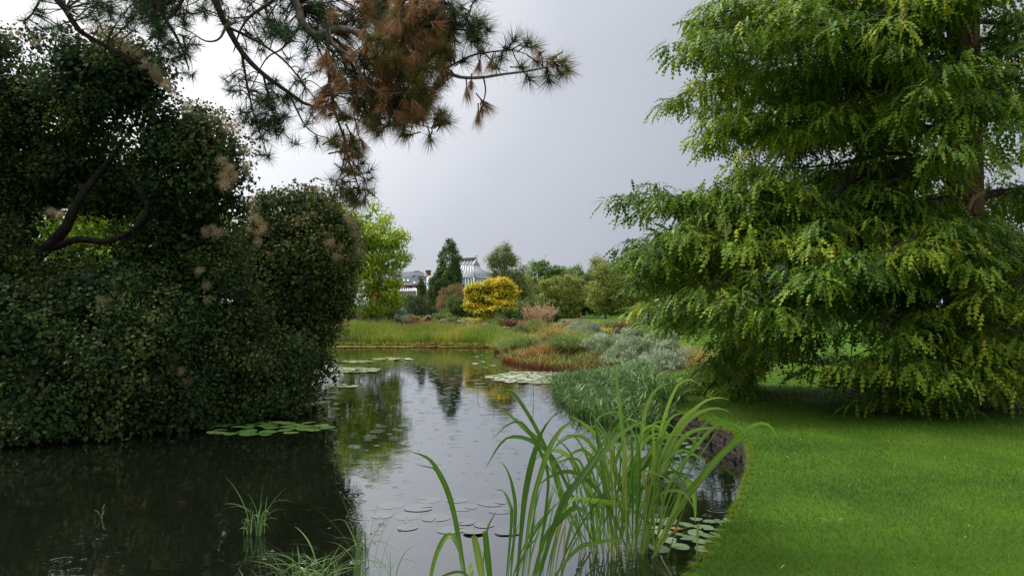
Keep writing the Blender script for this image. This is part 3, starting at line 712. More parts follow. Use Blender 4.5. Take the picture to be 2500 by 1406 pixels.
    for cp, r, spread, dens, st in L:
        ln = np.sum(np.linalg.norm(np.diff(cp, axis=0), axis=1)); n = max(12, int(ln * 5))
        c = spline(cp, n); c += np.stack([noise(c + k * 9, 1.7) for k in range(3)], 1) * .04
        lb = MB(); lb.tube(c, r * (1 - .86 * np.linspace(0, 1, n)), 7); lb.build('branch', M['bark'], t, smooth=True)
        nb = int(ln * (1 - st) / .17 * dens)
        ltint = rng.normal(0, .05)
        for q in range(nb):
            u = st + (1 - st) * (q + rng.random()) / nb
            x = u * (n - 1); i0 = min(int(x), n - 2); p0 = c[i0] + (c[i0 + 1] - c[i0]) * (x - i0)
            fw = unit(c[i0 + 1] - c[i0]); side = unit(np.cross(fw, [0, 0, 1])) * (1 if q % 2 else -1)
            reach_ = spread * rng.uniform(.05, .62) * (1.15 - .6 * u)
            c0 = p0 + side * reach_ + fw * reach_ * rng.uniform(.1, .8) + np.array([0, 0, rng.normal(-.02, .14)])
            tw.tube(spline([p0, (p0 + c0) / 2 + [0, 0, .04], c0], 4), np.linspace(.012, .005, 4), 4)
            R = rng.uniform(.17, .52) * (1.1 - .3 * u); ns = int(16 + 70 * R * R / .16)
            hd = unit(fw * .6 + side * .5); a_ = rng.uniform(0, 6.28, ns); f_ = np.sqrt(rng.random(ns))
            rad = np.stack([np.cos(a_), np.sin(a_), 0 * a_], 1); pp = c0 + rad * (R * f_)[:, None] + hd * (R * .5 * f_)[:, None]
            pp[:, 2] += -R * rng.uniform(.35, .8) * f_ ** 2.2 + rng.normal(0, .035, ns) + .10 * R
            dd = unit(rad * .8 + hd * .35 + np.array([0, 0, 1]) * (-.05 - .6 * f_ ** 2)[:, None] + rng.normal(0, .36, (ns, 3)))
            pos.append(pp); dirs.append(dd); hint.append(np.array([0, 0, 1]) + rad * .3 + rng.normal(0, .35, (ns, 3)))
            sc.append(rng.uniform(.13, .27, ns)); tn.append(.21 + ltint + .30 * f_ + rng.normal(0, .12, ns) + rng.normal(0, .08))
    pos = np.vstack(pos); dirs = np.vstack(dirs); hint = np.vstack(hint); sc = np.concatenate(sc); tn = np.concatenate(tn)
    tn = np.clip(tn + .10 * noise(pos, 1.2), 0, .93); tn[rng.random(len(tn)) < .012] = 1
    ok = pos[:, 2] > .34
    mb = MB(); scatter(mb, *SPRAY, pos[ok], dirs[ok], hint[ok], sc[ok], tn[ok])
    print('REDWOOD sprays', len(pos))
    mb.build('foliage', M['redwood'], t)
    tw.build('twigs', M['bark'], t)
    # bare twigs low down and the pale peeling stem in front of the trunk
    for line in ([(2400, 470, 13.6), (2370, 490, 13.5), (2355, 540, 13.4), (2335, 570, 13.4), (2328, 590, 13.4)],):
        w = MB(); w.tube(spline([P(*q) for q in line], 14), np.linspace(.06, .035, 14), 7); tag(w.build('bare_stem', plain('pale peeling bark', (.30, .17, .10), .8, .2, .3, 12), t, smooth=True), 'pale reddish bent bare stem beside the trunk')
    for line in ([(2230, 890, 12), (2120, 915, 11.9), (2060, 935, 11.8), (2000, 935, 11.8)], [(2075, 915, 11.8), (2040, 945, 11.7), (2000, 940, 11.7), (1950, 915, 11.8)], [(2075, 918, 11.8), (2030, 915, 11.8), (1990, 905, 12)],
                 [(2140, 830, 12.4), (2080, 835, 12.2), (2030, 828, 12.2)]):
        w = MB(); w.tube(spline([P(*q) for q in line], 14), np.linspace(.022, .006, 14), 6); w.build('branch', M['bark'], t, smooth=True)
redwood()

# ------------------------------------------------------------------ overhanging pine
def needle_mesh(seed, m, n=70, L=.125, spread=1.0, back=.25):
    rng = np.random.default_rng(seed); mb = MB()
    s = rng.random(n) ** .8
    u = unit(rng.normal(size=(n, 3)) * [1, 1, .9])
    d = unit(u * spread + np.array([0, 0, back + .5 * s[0]]))
    pos = np.stack([0 * s, 0 * s, (s - .6) * .07], 1)
    scatter(mb, *HAIR, pos, d, rng.normal(size=(n, 3)), L * rng.uniform(.7, 1.15, n), np.clip(rng.normal(.5, .22, n), 0, 1), wscale=.034 * .125 / L)
    mb.tube([[0, 0, -.09], [0, 0, .02]], [.006, .004], 5, mat=1)
    return mb.mesh('needle_tuft', [m, M['pinebark']])
TUFT = {k: [needle_mesh(s * 7 + i, M[m], nn, LL, sp, bk) for i in range(4)] for s, (k, m, nn, LL, sp, bk) in enumerate(
    (('g', 'needle', 120, .155, .95, .5), ('o', 'olneedle', 130, .155, .95, .45), ('b', 'dead', 100, .15, .5, .7), ('s', 'needle', 70, .13, 1.0, .25)))}
def pine():
    rng = np.random.default_rng(99)
    t = thing('pine_tree', (-6.6, 2.0, .27), 'pine branches with green and dead brown needles hanging in from above', 'tree')
    w = MB(); w.tube(spline([[-6.6, 2.0, .1], [-6.5, 2.1, 2], [-6.3, 2.3, 5], [-6.0, 2.6, 9]], 14), np.linspace(.42, .22, 14), 12); w.build('trunk', M['pinebark'], t, smooth=True)
    BR = {}
    def B(key, pts, r0, r1, m='pinebark'):
        c = spline([P(*q) for q in pts], 6 * len(pts)); c += np.stack([noise(c + k * 5, 6) for k in range(3)], 1) * .012
        w = MB(); w.tube(c, np.linspace(r0, r1, len(c)), 7); w.build('branch', M[m], t, smooth=True); BR[key] = c
    # feeders from the trunk, above the picture
    B('f1', [(-1600, -500, 3.2), (-700, -330, 4.2), (0, -120, 5.2), (155, 15, 5.6), (195, 75, 5.7), (260, 112, 5.8), (345, 158, 5.9)], .075, .012)
    B('f2', [(-1500, -620, 3.2), (-500, -420, 4.4), (200, -200, 5.4), (480, -60, 5.8), (545, 45, 6.0), (590, 128, 6.0), (640, 182, 6.0), (700, 226, 6.0), (745, 254, 6.0), (790, 264, 6.0)], .085, .010)
    B('f3', [(-1400, -800, 3.2), (-200, -560, 4.6), (450, -260, 5.6), (700, -20, 6.2), (735, 55, 6.2), (775, 86, 6.2), (830, 70, 6.1), (880, 80, 6.0), (915, 96, 6.0), (960, 94, 6.0), (1015, 62, 6.0), (1040, 10, 6.1), (1050, -60, 6.2)], .09, .014, 'pinetan')
    B('d', [(805, 76, 6.1), (815, 110, 6.0), (862, 142, 5.95), (880, 178, 5.9), (900, 210, 5.9), (940, 229, 5.9), (985, 226, 5.9)], .018, .008, 'pinetan')
    B('e', [(960, 94, 6.1), (1010, 140, 6.1), (1080, 172, 6.1), (1130, 190, 6.0), (1180, 194, 6.0), (1240, 181, 5.95), (1310, 170, 5.9), (1350, 165, 5.9)], .02, .006, 'pinetan')
    B('e2', [(1180, 194, 6.0), (1186, 226, 6.0), (1178, 262, 6.0)], .007, .004)
    B('h', [(805, 76, 6.1), (800, 130, 5.9), (803, 200, 5.9), (815, 270, 5.9), (838, 330, 5.9), (850, 380, 5.9), (868, 430, 5.9), (880, 470, 5.9)], .016, .005)
    B('h2', [(845, 365, 5.9), (832, 420, 5.85), (815, 460, 5.85), (812, 490, 5.85)], .006, .003)
    B('h3', [(850, 380, 5.9), (885, 420, 5.9), (897, 460, 5.9), (900, 470, 5.9)], .006, .003)
    B('t1', [(590, 128, 6.0), (600, 200, 6.0), (620, 280, 6.0), (640, 340, 6.0), (650, 375, 6.0)], .011, .004)
    B('t2', [(640, 182, 6.0), (660, 260, 6.0), (690, 320, 6.0), (710, 345, 6.0)], .010, .003)
    B('t3', [(700, 226, 6.0), (740, 300, 5.95), (770, 330, 5.95), (800, 340, 5.95)], .009, .003)
    B('t4', [(560, 70, 6.0), (600, 90, 6.0), (650, 120, 6.0), (700, 160, 6.05), (770, 240, 6.05)], .012, .004)
    B('t5', [(560, 55, 5.9), (535, 95, 5.9), (500, 100, 5.9), (462, 76, 5.9)], .012, .004, 'pinetan')
    B('t6', [(735, 55, 6.2), (690, 120, 6.1), (650, 150, 6.1), (600, 240, 6.1)], .010, .003)
    B('t7', [(862, 142, 5.95), (880, 160, 5.9), (877, 220, 5.9), (870, 290, 5.9)], .009, .003, 'pinetan')
    B('t8', [(940, 229, 5.9), (960, 280, 5.9), (1020, 305, 5.9), (1060, 315, 5.9)], .008, .003)
    B('t9', [(900, 210, 5.9), (930, 270, 5.9), (950, 310, 5.9)], .008, .003)
    B('u1', [(0, -120, 5.2), (100, -20, 5.4), (90, 30, 5.4), (60, 60, 5.4)], .02, .004)
    B('u2', [(200, -200, 5.4), (330, -60, 5.6), (400, 40, 5.7), (440, 110, 5.7), (460, 170, 5.7)], .03, .005)
    B('u3', [(480, -60, 5.8), (440, 0, 5.8), (400, 60, 5.7), (380, 120, 5.7)], .02, .004)
    B('u4', [(700, -20, 6.2), (640, 20, 6.1), (600, 60, 6.1), (570, 130, 6.0)], .02, .004)
    B('v1', [(1015, 62, 6.0), (1060, 60, 6.1), (1110, 70, 6.1), (1160, 80, 6.1)], .014, .005)
    B('v2', [(1040, 10, 6.1), (1090, 10, 6.2), (1130, 40, 6.2), (1150, 20, 6.2)], .012, .005)
    B('v3', [(1080, 172, 6.1), (1140, 140, 6.1), (1200, 130, 6.1), (1250, 120, 6.0)], .010, .004)
    keys = list(BR); allp = np.vstack([BR[k] for k in keys])
    spots = []   # position, kind, scale
    def S(px, py, d, kind, sc=1.0): spots.append((P(px, py, d), kind, sc))
    def area(x0, y0, x1, y1, n, kinds, d0, d1, sc=1.0, ell=True):
        for _ in range(n):
            while True:
                a, b = rng.uniform(-1, 1, 2)
                if not ell or a * a + b * b < 1: break
            S((x0 + x1) / 2 + a * (x1 - x0) / 2, (y0 + y1) / 2 + b * (y1 - y0) / 2, rng.uniform(d0, d1), rng.choice(list(kinds)), sc * rng.uniform(.8, 1.2))
    # far right sprig
    for q in ((1350, 160, 'o'), (1370, 150, 'o'), (1335, 175, 'o'), (1365, 175, 'o'), (1320, 130, 'b'), (1300, 115, 'o'), (1285, 110, 'g'), (1340, 190, 'g'), (1290, 190, 'g'), (1310, 150, 'g'), (1380, 165, 'o'), (1355, 140, 'b'), (1270, 165, 'o'),
              (1235, 120, 'g'), (1250, 105, 'g'), (1225, 140, 'g'), (1175, 265, 'b'), (1168, 280, 'b'), (1180, 250, 'b'), (1190, 75, 'g'), (1150, 70, 'g'), (1165, 100, 'g'), (1120, 60, 'g'), (1200, 150, 'b'), (1170, 155, 'b'), (1150, 200, 'b'), (1140, 220, 'b'),
              (1130, 20, 'g'), (1110, 40, 'g'), (1140, 50, 'g'), (1180, 130, 'o'), (1130, 150, 'g'), (1210, 165, 'o')): S(q[0], q[1], 6.0 + rng.normal(0, .1), q[2], 1.0)
    area(1060, -20, 1180, 130, 16, 'ggo', 6.0, 6.5, 1.15)
    area(820, -60, 1100, 300, 88, 'ogobb', 6.1, 6.8, 1.05)
    area(860, 20, 1100, 300, 52, 'bbboo', 5.7, 6.1, 1.0)
    area(960, -20, 1070, 110, 22, 'b', 5.8, 6.1)
    area(780, 110, 850, 290, 20, 'b', 5.75, 5.95)
    area(810, 280, 890, 390, 16, 'bbo', 5.75, 6.0)
    area(880, 230, 1090, 330, 26, 'oogb', 5.8, 6.2)
    for q in ((930, 320), (1000, 330), (1050, 335), (1065, 290), (1085, 300), (985, 320)): S(*q, 5.9, 'o')
    area(830, 380, 910, 500, 22, 'oosg', 5.8, 6.0, .85)
    for q in ((815, 490), (850, 490), (895, 465), (905, 470), (810, 440), (870, 500)): S(*q, 5.9, 'o', .9)
    # dark sparse network, mid left
    area(540, 60, 800, 300, 46, 's', 5.8, 6.5, .85, False)
    area(585, 230, 720, 340, 20, 's', 5.9, 6.2, .9)
    for q in ((645, 340), (655, 385), (640, 380), (650, 300), (715, 350), (775, 345), (750, 300), (690, 320), (620, 300), (670, 290)): S(*q, 6.0, 's', 1.0)
    area(560, -40, 860, 110, 30, 's', 6.0, 6.6)
    # upper left mass
    area(180, -60, 560, 90, 52, 's', 5.6, 6.2)
    area(330, 60, 480, 180, 20, 's', 5.6, 5.9, .9)
    area(40, -20, 180, 90, 12, 's', 5.3, 5.6, .8)
    for q in ((450, 180), (470, 185), (480, 110), (430, 150), (60, 50), (95, 40), (120, 70), (390, 150)): S(*q, 5.7, 's', .85)
    main_n = len(spots)
    area(790, -80, 1100, 290, 190, 'oggbb', 6.0, 7.0, 1.05)
    area(880, 40, 1100, 310, 90, 'boob', 5.8, 6.3)
    area(200, -80, 560, 70, 70, 's', 5.7, 6.5)
    area(540, -60, 820, 120, 50, 's', 6.0, 6.8)
    area(580, 200, 730, 330, 16, 's', 5.9, 6.3)
    used = 0; tw = MB()
    more = {k: [] for k in TUFT}
    for p, kind, sc in spots:
        k = np.argmin(np.linalg.norm(allp - p, axis=1) + .25 * np.maximum(0, p[2] - allp[:, 2])); a = allp[k]
        dv = p - a; L = np.linalg.norm(dv)
        if L > .05:
            mid = a + dv * .5 + np.array([0, 0, .10 * L]) + rng.normal(0, .10 * L, 3)
            c = spline([a, mid, p], 8); tw.tube(c, np.linspace(.0055 if L < .5 else .008, .0035, 8), 3)
            dirv = unit(c[-1] - c[-2])
        else: dirv = unit(rng.normal(size=3))
        dirv = unit(dirv + rng.normal(0, .35, 3) + (np.array([0, 0, -.9]) if kind == 'b' else np.array([.1, 0, .25])))
        me = TUFT[kind][rng.integers(0, 4)]
        q = Vector(dirv).to_track_quat('Z', 'Y')
        if used < 300: put('needle_tuft', me, t, p, q.to_euler(), sc)
        else: more[kind].append((p, np.array(q.to_matrix()), sc))
        used += 1
    tw.build('twigs', M['pinebark'], t)
    for kind, lst in more.items():
        if not lst: continue
        mb = MB(); n = len(lst) * 75; kk = np.repeat(np.arange(len(lst)), 75)
        pp = np.array([a[0] for a in lst])[kk]; ax = np.array([a[1][:, 2] for a in lst])[kk]; ss = np.array([a[2] for a in lst])[kk]
        sp, bk = (.55, .7) if kind == 'b' else (1.0, .4)
        dd = unit(unit(rng.normal(size=(n, 3))) * sp + ax * bk)
        scatter(mb, *HAIR, pp + ax * rng.uniform(-.05, .02, (n, 1)), dd, rng.normal(size=(n, 3)), .13 * ss * rng.uniform(.7, 1.15, n), np.clip(rng.normal(.5, .22, n), 0, 1), wscale=.034)
        tag(mb.build('needles', M[{'g': 'needle', 's': 'needle', 'o': 'olneedle', 'b': 'dead'}[kind]], t), kind='stuff')
    # crown above the picture, out of view, added to shade bush and pond
    up = MB(); n = 900
    c = np.stack([rng.uniform(-7.5, 2.0, n), rng.uniform(1.0, 8.0, n), rng.uniform(4.9, 8.5, n)], 1)
    c = c[(c[:, 2] > HC + .43 * c[:, 1] + .35)]
    pos = np.repeat(c, 40, 0) ; n = len(pos)
    scatter(up, *HAIR, pos, unit(rng.normal(size=(n, 3))), rng.normal(size=(n, 3)), rng.uniform(.12, .2, n), .5, wscale=.05)
    ub = MB()
    for k in range(14):
        limb(ub, [-6.3, 2.3, rng.uniform(4.5, 8)], c[rng.integers(0, len(c))], .06, .01, rng, sag=.1)
    ub.build('upper_branches', M['pinebark'], t, smooth=True)
    tag(up.build('upper_needles', M['needle'], t), kind='stuff')
    # a few cones
    for px, py in ((1087, 45), (1075, 58), (1010, 225)):
        mb = MB()
        for i in range(60):
            u = i / 59; a = i * 2.4; r = .03 * math.sin(math.pi * (.12 + .8 * u))
            b = np.array([math.cos(a) * r, math.sin(a) * r, (u - .5) * .08]); o_ = np.array([math.cos(a), math.sin(a), .5])
            scatter(mb, *DIAMOND, b[None], o_[None], np.array([[0, 0, 1.0]]), .018, .3, wscale=.9)
        me = mb.mesh('pine_cone', M['pinebark']); put('cone', me, t, P(px, py, 5.9), (.4, .3, 0), 1.0)
    print('PINE tufts', used)
pine()

# ------------------------------------------------------------------ trees and shrubs across the pond
tree('yellow_green_tree', 'bright yellow green leafy tree behind the smaller smoke tree', 'tree', 41,
     [(880, 570, 80, 75, 0), (930, 620, 62, 70, -.5), (850, 640, 100, 90, 1), (920, 690, 60, 60, -1), (800, 600, 110, 110, 2), (880, 730, 90, 45, -.5), (965, 610, 28, 40, 0), (955, 720, 25, 30, -.8)], 440, .42, 75, .175, M['walnut'], 1, base=860, trunk=.16, aspect=.5, droop=.5, up=.6, topt=.1, tbase=.5)
tree('conical_conifer', 'dense dark green cone shaped conifer beside the glasshouse', 'tree', 63,
     [(1098, 610, 12, 20, 0), (1098, 640, 27, 30, 0), (1098, 670, 36, 32, 0), (1098, 700, 38, 35, 0), (1085, 700, 42, 40, -.4), (1075, 730, 30, 30, -.4), (1096, 735, 38, 40, 0), (1098, 597, 5, 12, 0), (1090, 595, 3, 9, 0), (1105, 596, 3, 9, 0)], 520, .22, 42, .17, M['yew'], 2, trunk=.15, fork=.2, limbs=3, aspect=.45, droop=-.7, up=.2, flat=1.2, shell=.75, tbase=.48)
for k, (px, y0, y1, hw, dd, lab) in enumerate(((1028, 680, 742, 7, 55, 'taller of two slim column conifers beside the roofed building'), (1053, 702, 745, 6, 54, 'shorter slim column conifer beside the conical conifer'))):
    tree('column_conifer', lab, 'tree', dd, [(px, y0 + 12, hw * .6, 14, 0), (px, (y0 + y1) / 2, hw, (y1 - y0) * .35, 0), (px, y1 - 12, hw * 1.05, 18, 0)], 60, .14, 34, .14, M['yew'], 40 + k, trunk=.05, fork=.2, limbs=2, aspect=.4, droop=-.8, up=.1, flat=1.4, shell=.6, group='slim conifers')
tree('leafy_shrub', 'green shrub in front of the pale lean-to roof', 'shrub', 56, [(985, 735, 40, 18, 0), (950, 740, 35, 20, 0), (1010, 742, 25, 14, 0)], 120, .26, 55, .14, M['oak'], 49, aspect=.5, flat=.8, tbase=.35)
tree('dome_shrub', 'dark dense dome shaped shrub in front of slim conifers', 'shrub', 47, [(1025, 752, 40, 24, 0), (1020, 742, 28, 16, 0), (1050, 760, 22, 16, -.3)], 130, .2, 60, .09, M['yew'], 50, aspect=.35, droop=-.4, flat=.9, shell=.7, tbase=.3)
tree('low_juniper', 'low spreading green shrub under the yellow green tree', 'shrub', 44, [(930, 762, 48, 18, 0), (895, 768, 40, 14, -.4), (965, 766, 30, 14, 0)], 120, .2, 45, .12, M['deep'], 51, aspect=.35, droop=0, flat=.6, tbase=.35)
tree('juniper_mound', 'small green spreading mound between rocks and yellow tree', 'shrub', 45, [(1085, 772, 25, 12, -.5), (1105, 786, 28, 12, -1.5)], 70, .18, 45, .10, M['oak'], 52, aspect=.35, flat=.6, tbase=.5)
tree('feathery_shrub', 'rounded shrub with hazy brown top left of the yellow tree', 'shrub', 51, [(1110, 730, 38, 34, 0), (1095, 760, 34, 30, -.3), (1130, 740, 30, 35, .2)], 170, .22, 75, .13, M['brownish'], 53, aspect=.16, droop=-.5, flat=.9, shell=.6, tbase=.45)
tree('upright_green_shrub', 'dark green feathery shrub in front of brown topped shrub', 'shrub', 48.5, [(1110, 755, 30, 26, 0), (1135, 765, 25, 24, 0), (1090, 770, 22, 16, 0)], 110, .2, 60, .14, M['deep'], 54, aspect=.3, droop=-.3, flat=.9, tbase=.4)
tree('yellow_maple', 'golden yellow autumn tree at the middle of the far bank', 'tree', 46.5,
     [(1165, 715, 32, 18, 0, 1.2), (1150, 735, 20, 22, -.3), (1215, 697, 40, 22, 0, 1.3), (1200, 730, 35, 20, -.2), (1240, 722, 24, 20, 0), (1225, 748, 36, 13, -.6), (1170, 757, 26, 13, -.6), (1190, 775, 22, 8, -.6)], 190, .30, 66, .14, M['acer'], 3, base=1195, trunk=.07, fork=.3, limbs=12, aspect=.75, droop=.4, flat=.55, up=.9, tbase=.40, topt=.30)
tree('birch_tree', 'grey green airy tree rising behind the yellow tree', 'tree', 60,
     [(1232, 625, 26, 32, 0), (1215, 650, 28, 34, 0), (1250, 660, 38, 40, 0), (1200, 640, 14, 20, 0), (1240, 700, 52, 45, .5), (1270, 720, 34, 48, 0), (1265, 750, 40, 30, -.5), (1238, 602, 8, 14, 0)], 420, .34, 60, .13, M['birch'], 4, base=1245, trunk=.13, aspect=.5, droop=.5, flat=.9, tbase=.45, shell=.4)
tree('golden_weeping_tree', 'yellow olive weeping foliage between grey green tree and far woods', 'tree', 66, [(1285, 690, 20, 40, 0), (1290, 730, 20, 35, 0)], 90, .34, 50, .13, M['olive'], 41, base=1288, trunk=.08, aspect=.4, droop=1.2, flat=1.2, tbase=.62)
tree('far_green_tree', 'broad bright green tree on the skyline behind rounded olive tree', 'tree', 115, [(1315, 668, 36, 34, 0), (1345, 675, 36, 28, 0), (1300, 700, 40, 30, 0), (1340, 705, 40, 30, 0), (1325, 740, 60, 35, 0)], 260, .75, 60, .34, M['deep'], 5, base=1325, trunk=.4, aspect=.6, tbase=.62, topt=.15)
tree('far_dark_tree', 'darker tree low on the skyline right of the bright green tree', 'tree', 135, [(1400, 668, 28, 18, 0), (1375, 680, 26, 20, 0), (1425, 690, 40, 22, 0), (1400, 720, 60, 35, 0), (1450, 690, 40, 30, 0)], 220, .75, 55, .36, M['deep'], 6, base=1400, trunk=.4, aspect=.6, tbase=.45)
tree('round_olive_tree', 'rounded weeping olive topped tree above the far lawn', 'tree', 92, [(1365, 700, 48, 28, 0), (1335, 735, 34, 35, 0), (1395, 720, 40, 40, .5), (1375, 745, 55, 30, 0)], 260, .45, 62, .22, M['olive'], 7, base=1370, trunk=.22, aspect=.55, droop=.9, flat=.8, tbase=.42, topt=.25, shell=.65)
tree('dark_spreading_tree', 'dark tree with short thick flared trunk on the far lawn', 'tree', 96, [(1430, 725, 40, 30, 0), (1390, 735, 38, 30, 1), (1455, 745, 45, 22, 0), (1480, 755, 30, 14, 0), (1400, 752, 26, 16, 0)], 230, .5, 60, .23, M['deep'], 8, base=1408, trunk=.42, fork=.2, aspect=.6, tbase=.35)
tree('broad_olive_tree', 'broad olive green tree with forked trunk beside the redwood tips', 'tree', 73, [(1500, 670, 55, 36, 0), (1560, 675, 60, 40, 0), (1460, 655, 25, 26, 1), (1540, 720, 75, 42, 0), (1470, 715, 45, 40, 0), (1610, 710, 55, 50, 0), (1490, 750, 55, 16, 0), (1580, 745, 60, 18, 0), (1640, 750, 40, 20, 0)], 420, .45, 62, .19, M['olive'], 9, base=1545, trunk=.22, fork=.2, limbs=12, aspect=.6, tbase=.42, topt=.18)
tree('pale_tip_tree', 'pale thin topped tree poking above the broad olive tree', 'tree', 88, [(1470, 650, 24, 24, 0), (1462, 632, 10, 14, 0), (1500, 655, 20, 18, 0), (1480, 690, 40, 40, 0)], 120, .5, 46, .2, M['birch'], 42, base=1478, trunk=.16, aspect=.4, tbase=.55)
tree('far_wood_tree', 'distant green tree between the dark and broad olive trees', 'tree', 150, [(1450, 690, 40, 30, 0), (1440, 730, 50, 30, 0)], 130, .9, 55, .42, M['oak'], 43, base=1446, trunk=.4, aspect=.6, tbase=.5, group='distant trees closing the far lawn')
tree('far_wood_tree', 'distant rounded tree behind the golden shrub', 'tree', 140, [(1610, 690, 60, 45, 0), (1660, 705, 50, 45, 0), (1630, 735, 80, 30, 0)], 200, .9, 55, .42, M['deep'], 44, base=1630, trunk=.4, aspect=.6, tbase=.5, group='distant trees closing the far lawn')
for k, (px, py, rx, ry, dd, m, lab) in enumerate(((1215, 772, 55, 18, 50, 'deep', 'dark green shrub filling in under the yellow tree'), (1275, 762, 36, 26, 54, 'oak', 'dark shrub between yellow tree and tan plume grass'), (1160, 778, 40, 14, 49, 'oak', 'low dark shrub at the left foot of the yellow tree'), (1340, 772, 30, 12, 60, 'deep', 'low dark green shrub behind the tan plume grass'), (880, 765, 60, 26, 46, 'deep', 'dark shrub under the left of the yellow green tree'), (1690, 775, 60, 30, 46, 'oak', 'green shrub behind the hanging redwood curtain'))):
    tree('filler_shrub', lab, 'shrub', dd, [(px, py, rx, ry, 0), (px + rx * .3, py - ry * .3, rx * .6, ry * .8, .3)], 80, .28, 55, .14, M[m], 340 + k, aspect=.5, flat=.8, tbase=.3, group='shrubs under the far trees')
for k, (px, py, rx, ry, dd, m, lab) in enumerate(((1290, 715, 40, 45, 105, 'oak', 'distant tree right behind the grey green tree'), (1425, 705, 45, 48, 112, 'oak', 'distant tree between rounded olive and broad olive trees'), (1530, 690, 60, 62, 105, 'olive', 'distant olive tree behind the broad olive tree'), (1690, 690, 70, 75, 100, 'oak', 'distant tree behind the redwood curtain'), (1375, 735, 40, 30, 118, 'deep', 'distant dark tree behind the rounded olive tree'))):
    tree('distant_tree', lab, 'tree', dd, [(px, py, rx, ry, 0), (px - rx * .4, py + ry * .5, rx * .7, ry * .5, 0), (px + rx * .4, py + ry * .5, rx * .7, ry * .5, 0)], 150, .75, 55, .34, M[m], 440 + k, base=px, trunk=.3, aspect=.6, tbase=.45, topt=.15, group='distant trees closing the far lawn')
tree('golden_shrub', 'golden green twiggy shrub in front of the redwood', 'shrub', 43, [(1575, 772, 34, 20, 0), (1568, 755, 18, 14, 0), (1605, 785, 25, 14, 0), (1545, 785, 22, 12, 0)], 120, .2, 55, .13, M['yellowshrub'], 55, aspect=.22, droop=-.8, flat=.9, tbase=.5)
tree('heather_mound', 'low brown green heather mound left of the golden shrub', 'shrub', 38, [(1530, 792, 45, 12, 0), (1500, 797, 30, 9, 0), (1575, 797, 35, 10, 0)], 120, .14, 55, .08, M['brownish'], 56, aspect=.3, flat=.6, tbase=.2)
tree('silver_shrub', 'round silvery blue shrub left of the grey green hebe', 'shrub', 29, [(1420, 806, 44, 22, 0), (1405, 822, 36, 16, -.2), (1440, 822, 34, 18, 0)], 210, .12, 60, .065, M['silver'], 57, aspect=.25, droop=-.5, flat=.9, shell=.75, tbase=.45)
tree('olive_ground_shrub', 'low olive brown shrub below the tan plume grass', 'shrub', 38, [(1310, 800, 55, 17, 0), (1350, 806, 35, 14, 0), (1275, 805, 25, 12, 0)], 150, .16, 55, .08, M['olive'], 58, aspect=.3, flat=.8, tbase=.2)
tree('rust_ground_shrub', 'small rusty brown shrub beside the silver shrub', 'shrub', 36, [(1375, 797, 24, 10, 0), (1400, 786, 22, 8, 2)], 70, .13, 50, .07, M['brownish'], 59, aspect=.35, flat=.7, tbase=.75)
for k, (px, py, rx, ry, dd, m, lab) in enumerate(((905, 785, 16, 7, 40, 'silver', 'pale blue grey low plant among reeds near the smoke tree'), (935, 783, 12, 7, 40.3, 'silver', 'small pale silver plant left of the rocks'), (860, 788, 14, 6, 39, 'brownish', 'low russet plant at the reed bed by the smoke tree'),
                                      (1000, 778, 26, 8, 43, 'brownish', 'brownish low cushion above the left rocks'), (1150, 781, 24, 5, 43, 'yellowshrub', 'bright yellow green cushion below the yellow tree'), (1215, 785, 28, 7, 42, 'oak', 'low green cushion at the foot of the yellow tree'), (1240, 792, 20, 8, 40, 'rust', 'straw coloured low plant left of the tan plume grass'),
                                      (1130, 795, 30, 7, 41, 'oak', 'low green cushion behind the reed bed'), (1480, 812, 16, 8, 30, 'yellowshrub', 'small yellow green plant between silver shrub and boulder'), (1520, 780, 18, 6, 60, 'oak', 'small green clump on the far lawn edge'), (1450, 792, 18, 6, 36, 'yellowshrub', 'yellowish clump behind the silver shrub'))):
    tree('cushion_plant', lab, 'plant', dd, [(px, py, rx, ry, 0)], 36, .12, 50, .075, M[m], 140 + k, aspect=.4, flat=.8, tbase=.55, group='low plants of the rock garden')
tree('dense_bank_tree', 'dense green tree behind the large smoke tree', 'tree', 33, [(-200, 560, 260, 200, 0), (120, 560, 240, 190, 0), (420, 620, 200, 140, 0)], 220, .8, 60, .3, M['oak'], 13, base=100, trunk=.25, aspect=.7, tbase=.4)
# left background, seen through the smoke tree
tree('lit_leafy_tree', 'sunlit green tree glimpsed behind the large smoke tree', 'tree', 27, [(120, 480, 190, 120, 0), (300, 560, 170, 120, 1), (-150, 560, 250, 200, 1), (200, 660, 260, 90, 0), (520, 640, 150, 110, 2), (100, 380, 200, 120, 1), (380, 460, 150, 120, 1)], 340, .5, 62, .18, M['walnut'], 11, base=150, trunk=.2, aspect=.7, tbase=.25)
tree('bank_undergrowth', 'dark undergrowth on the bank behind the smoke trees', 'shrub', 17.5, [(-250, 850, 200, 160, 0), (0, 860, 200, 140, 0), (250, 850, 190, 130, .5), (480, 840, 170, 130, .5)], 200, .42, 70, .13, M['deep'], 12, aspect=.6, tbase=.2)
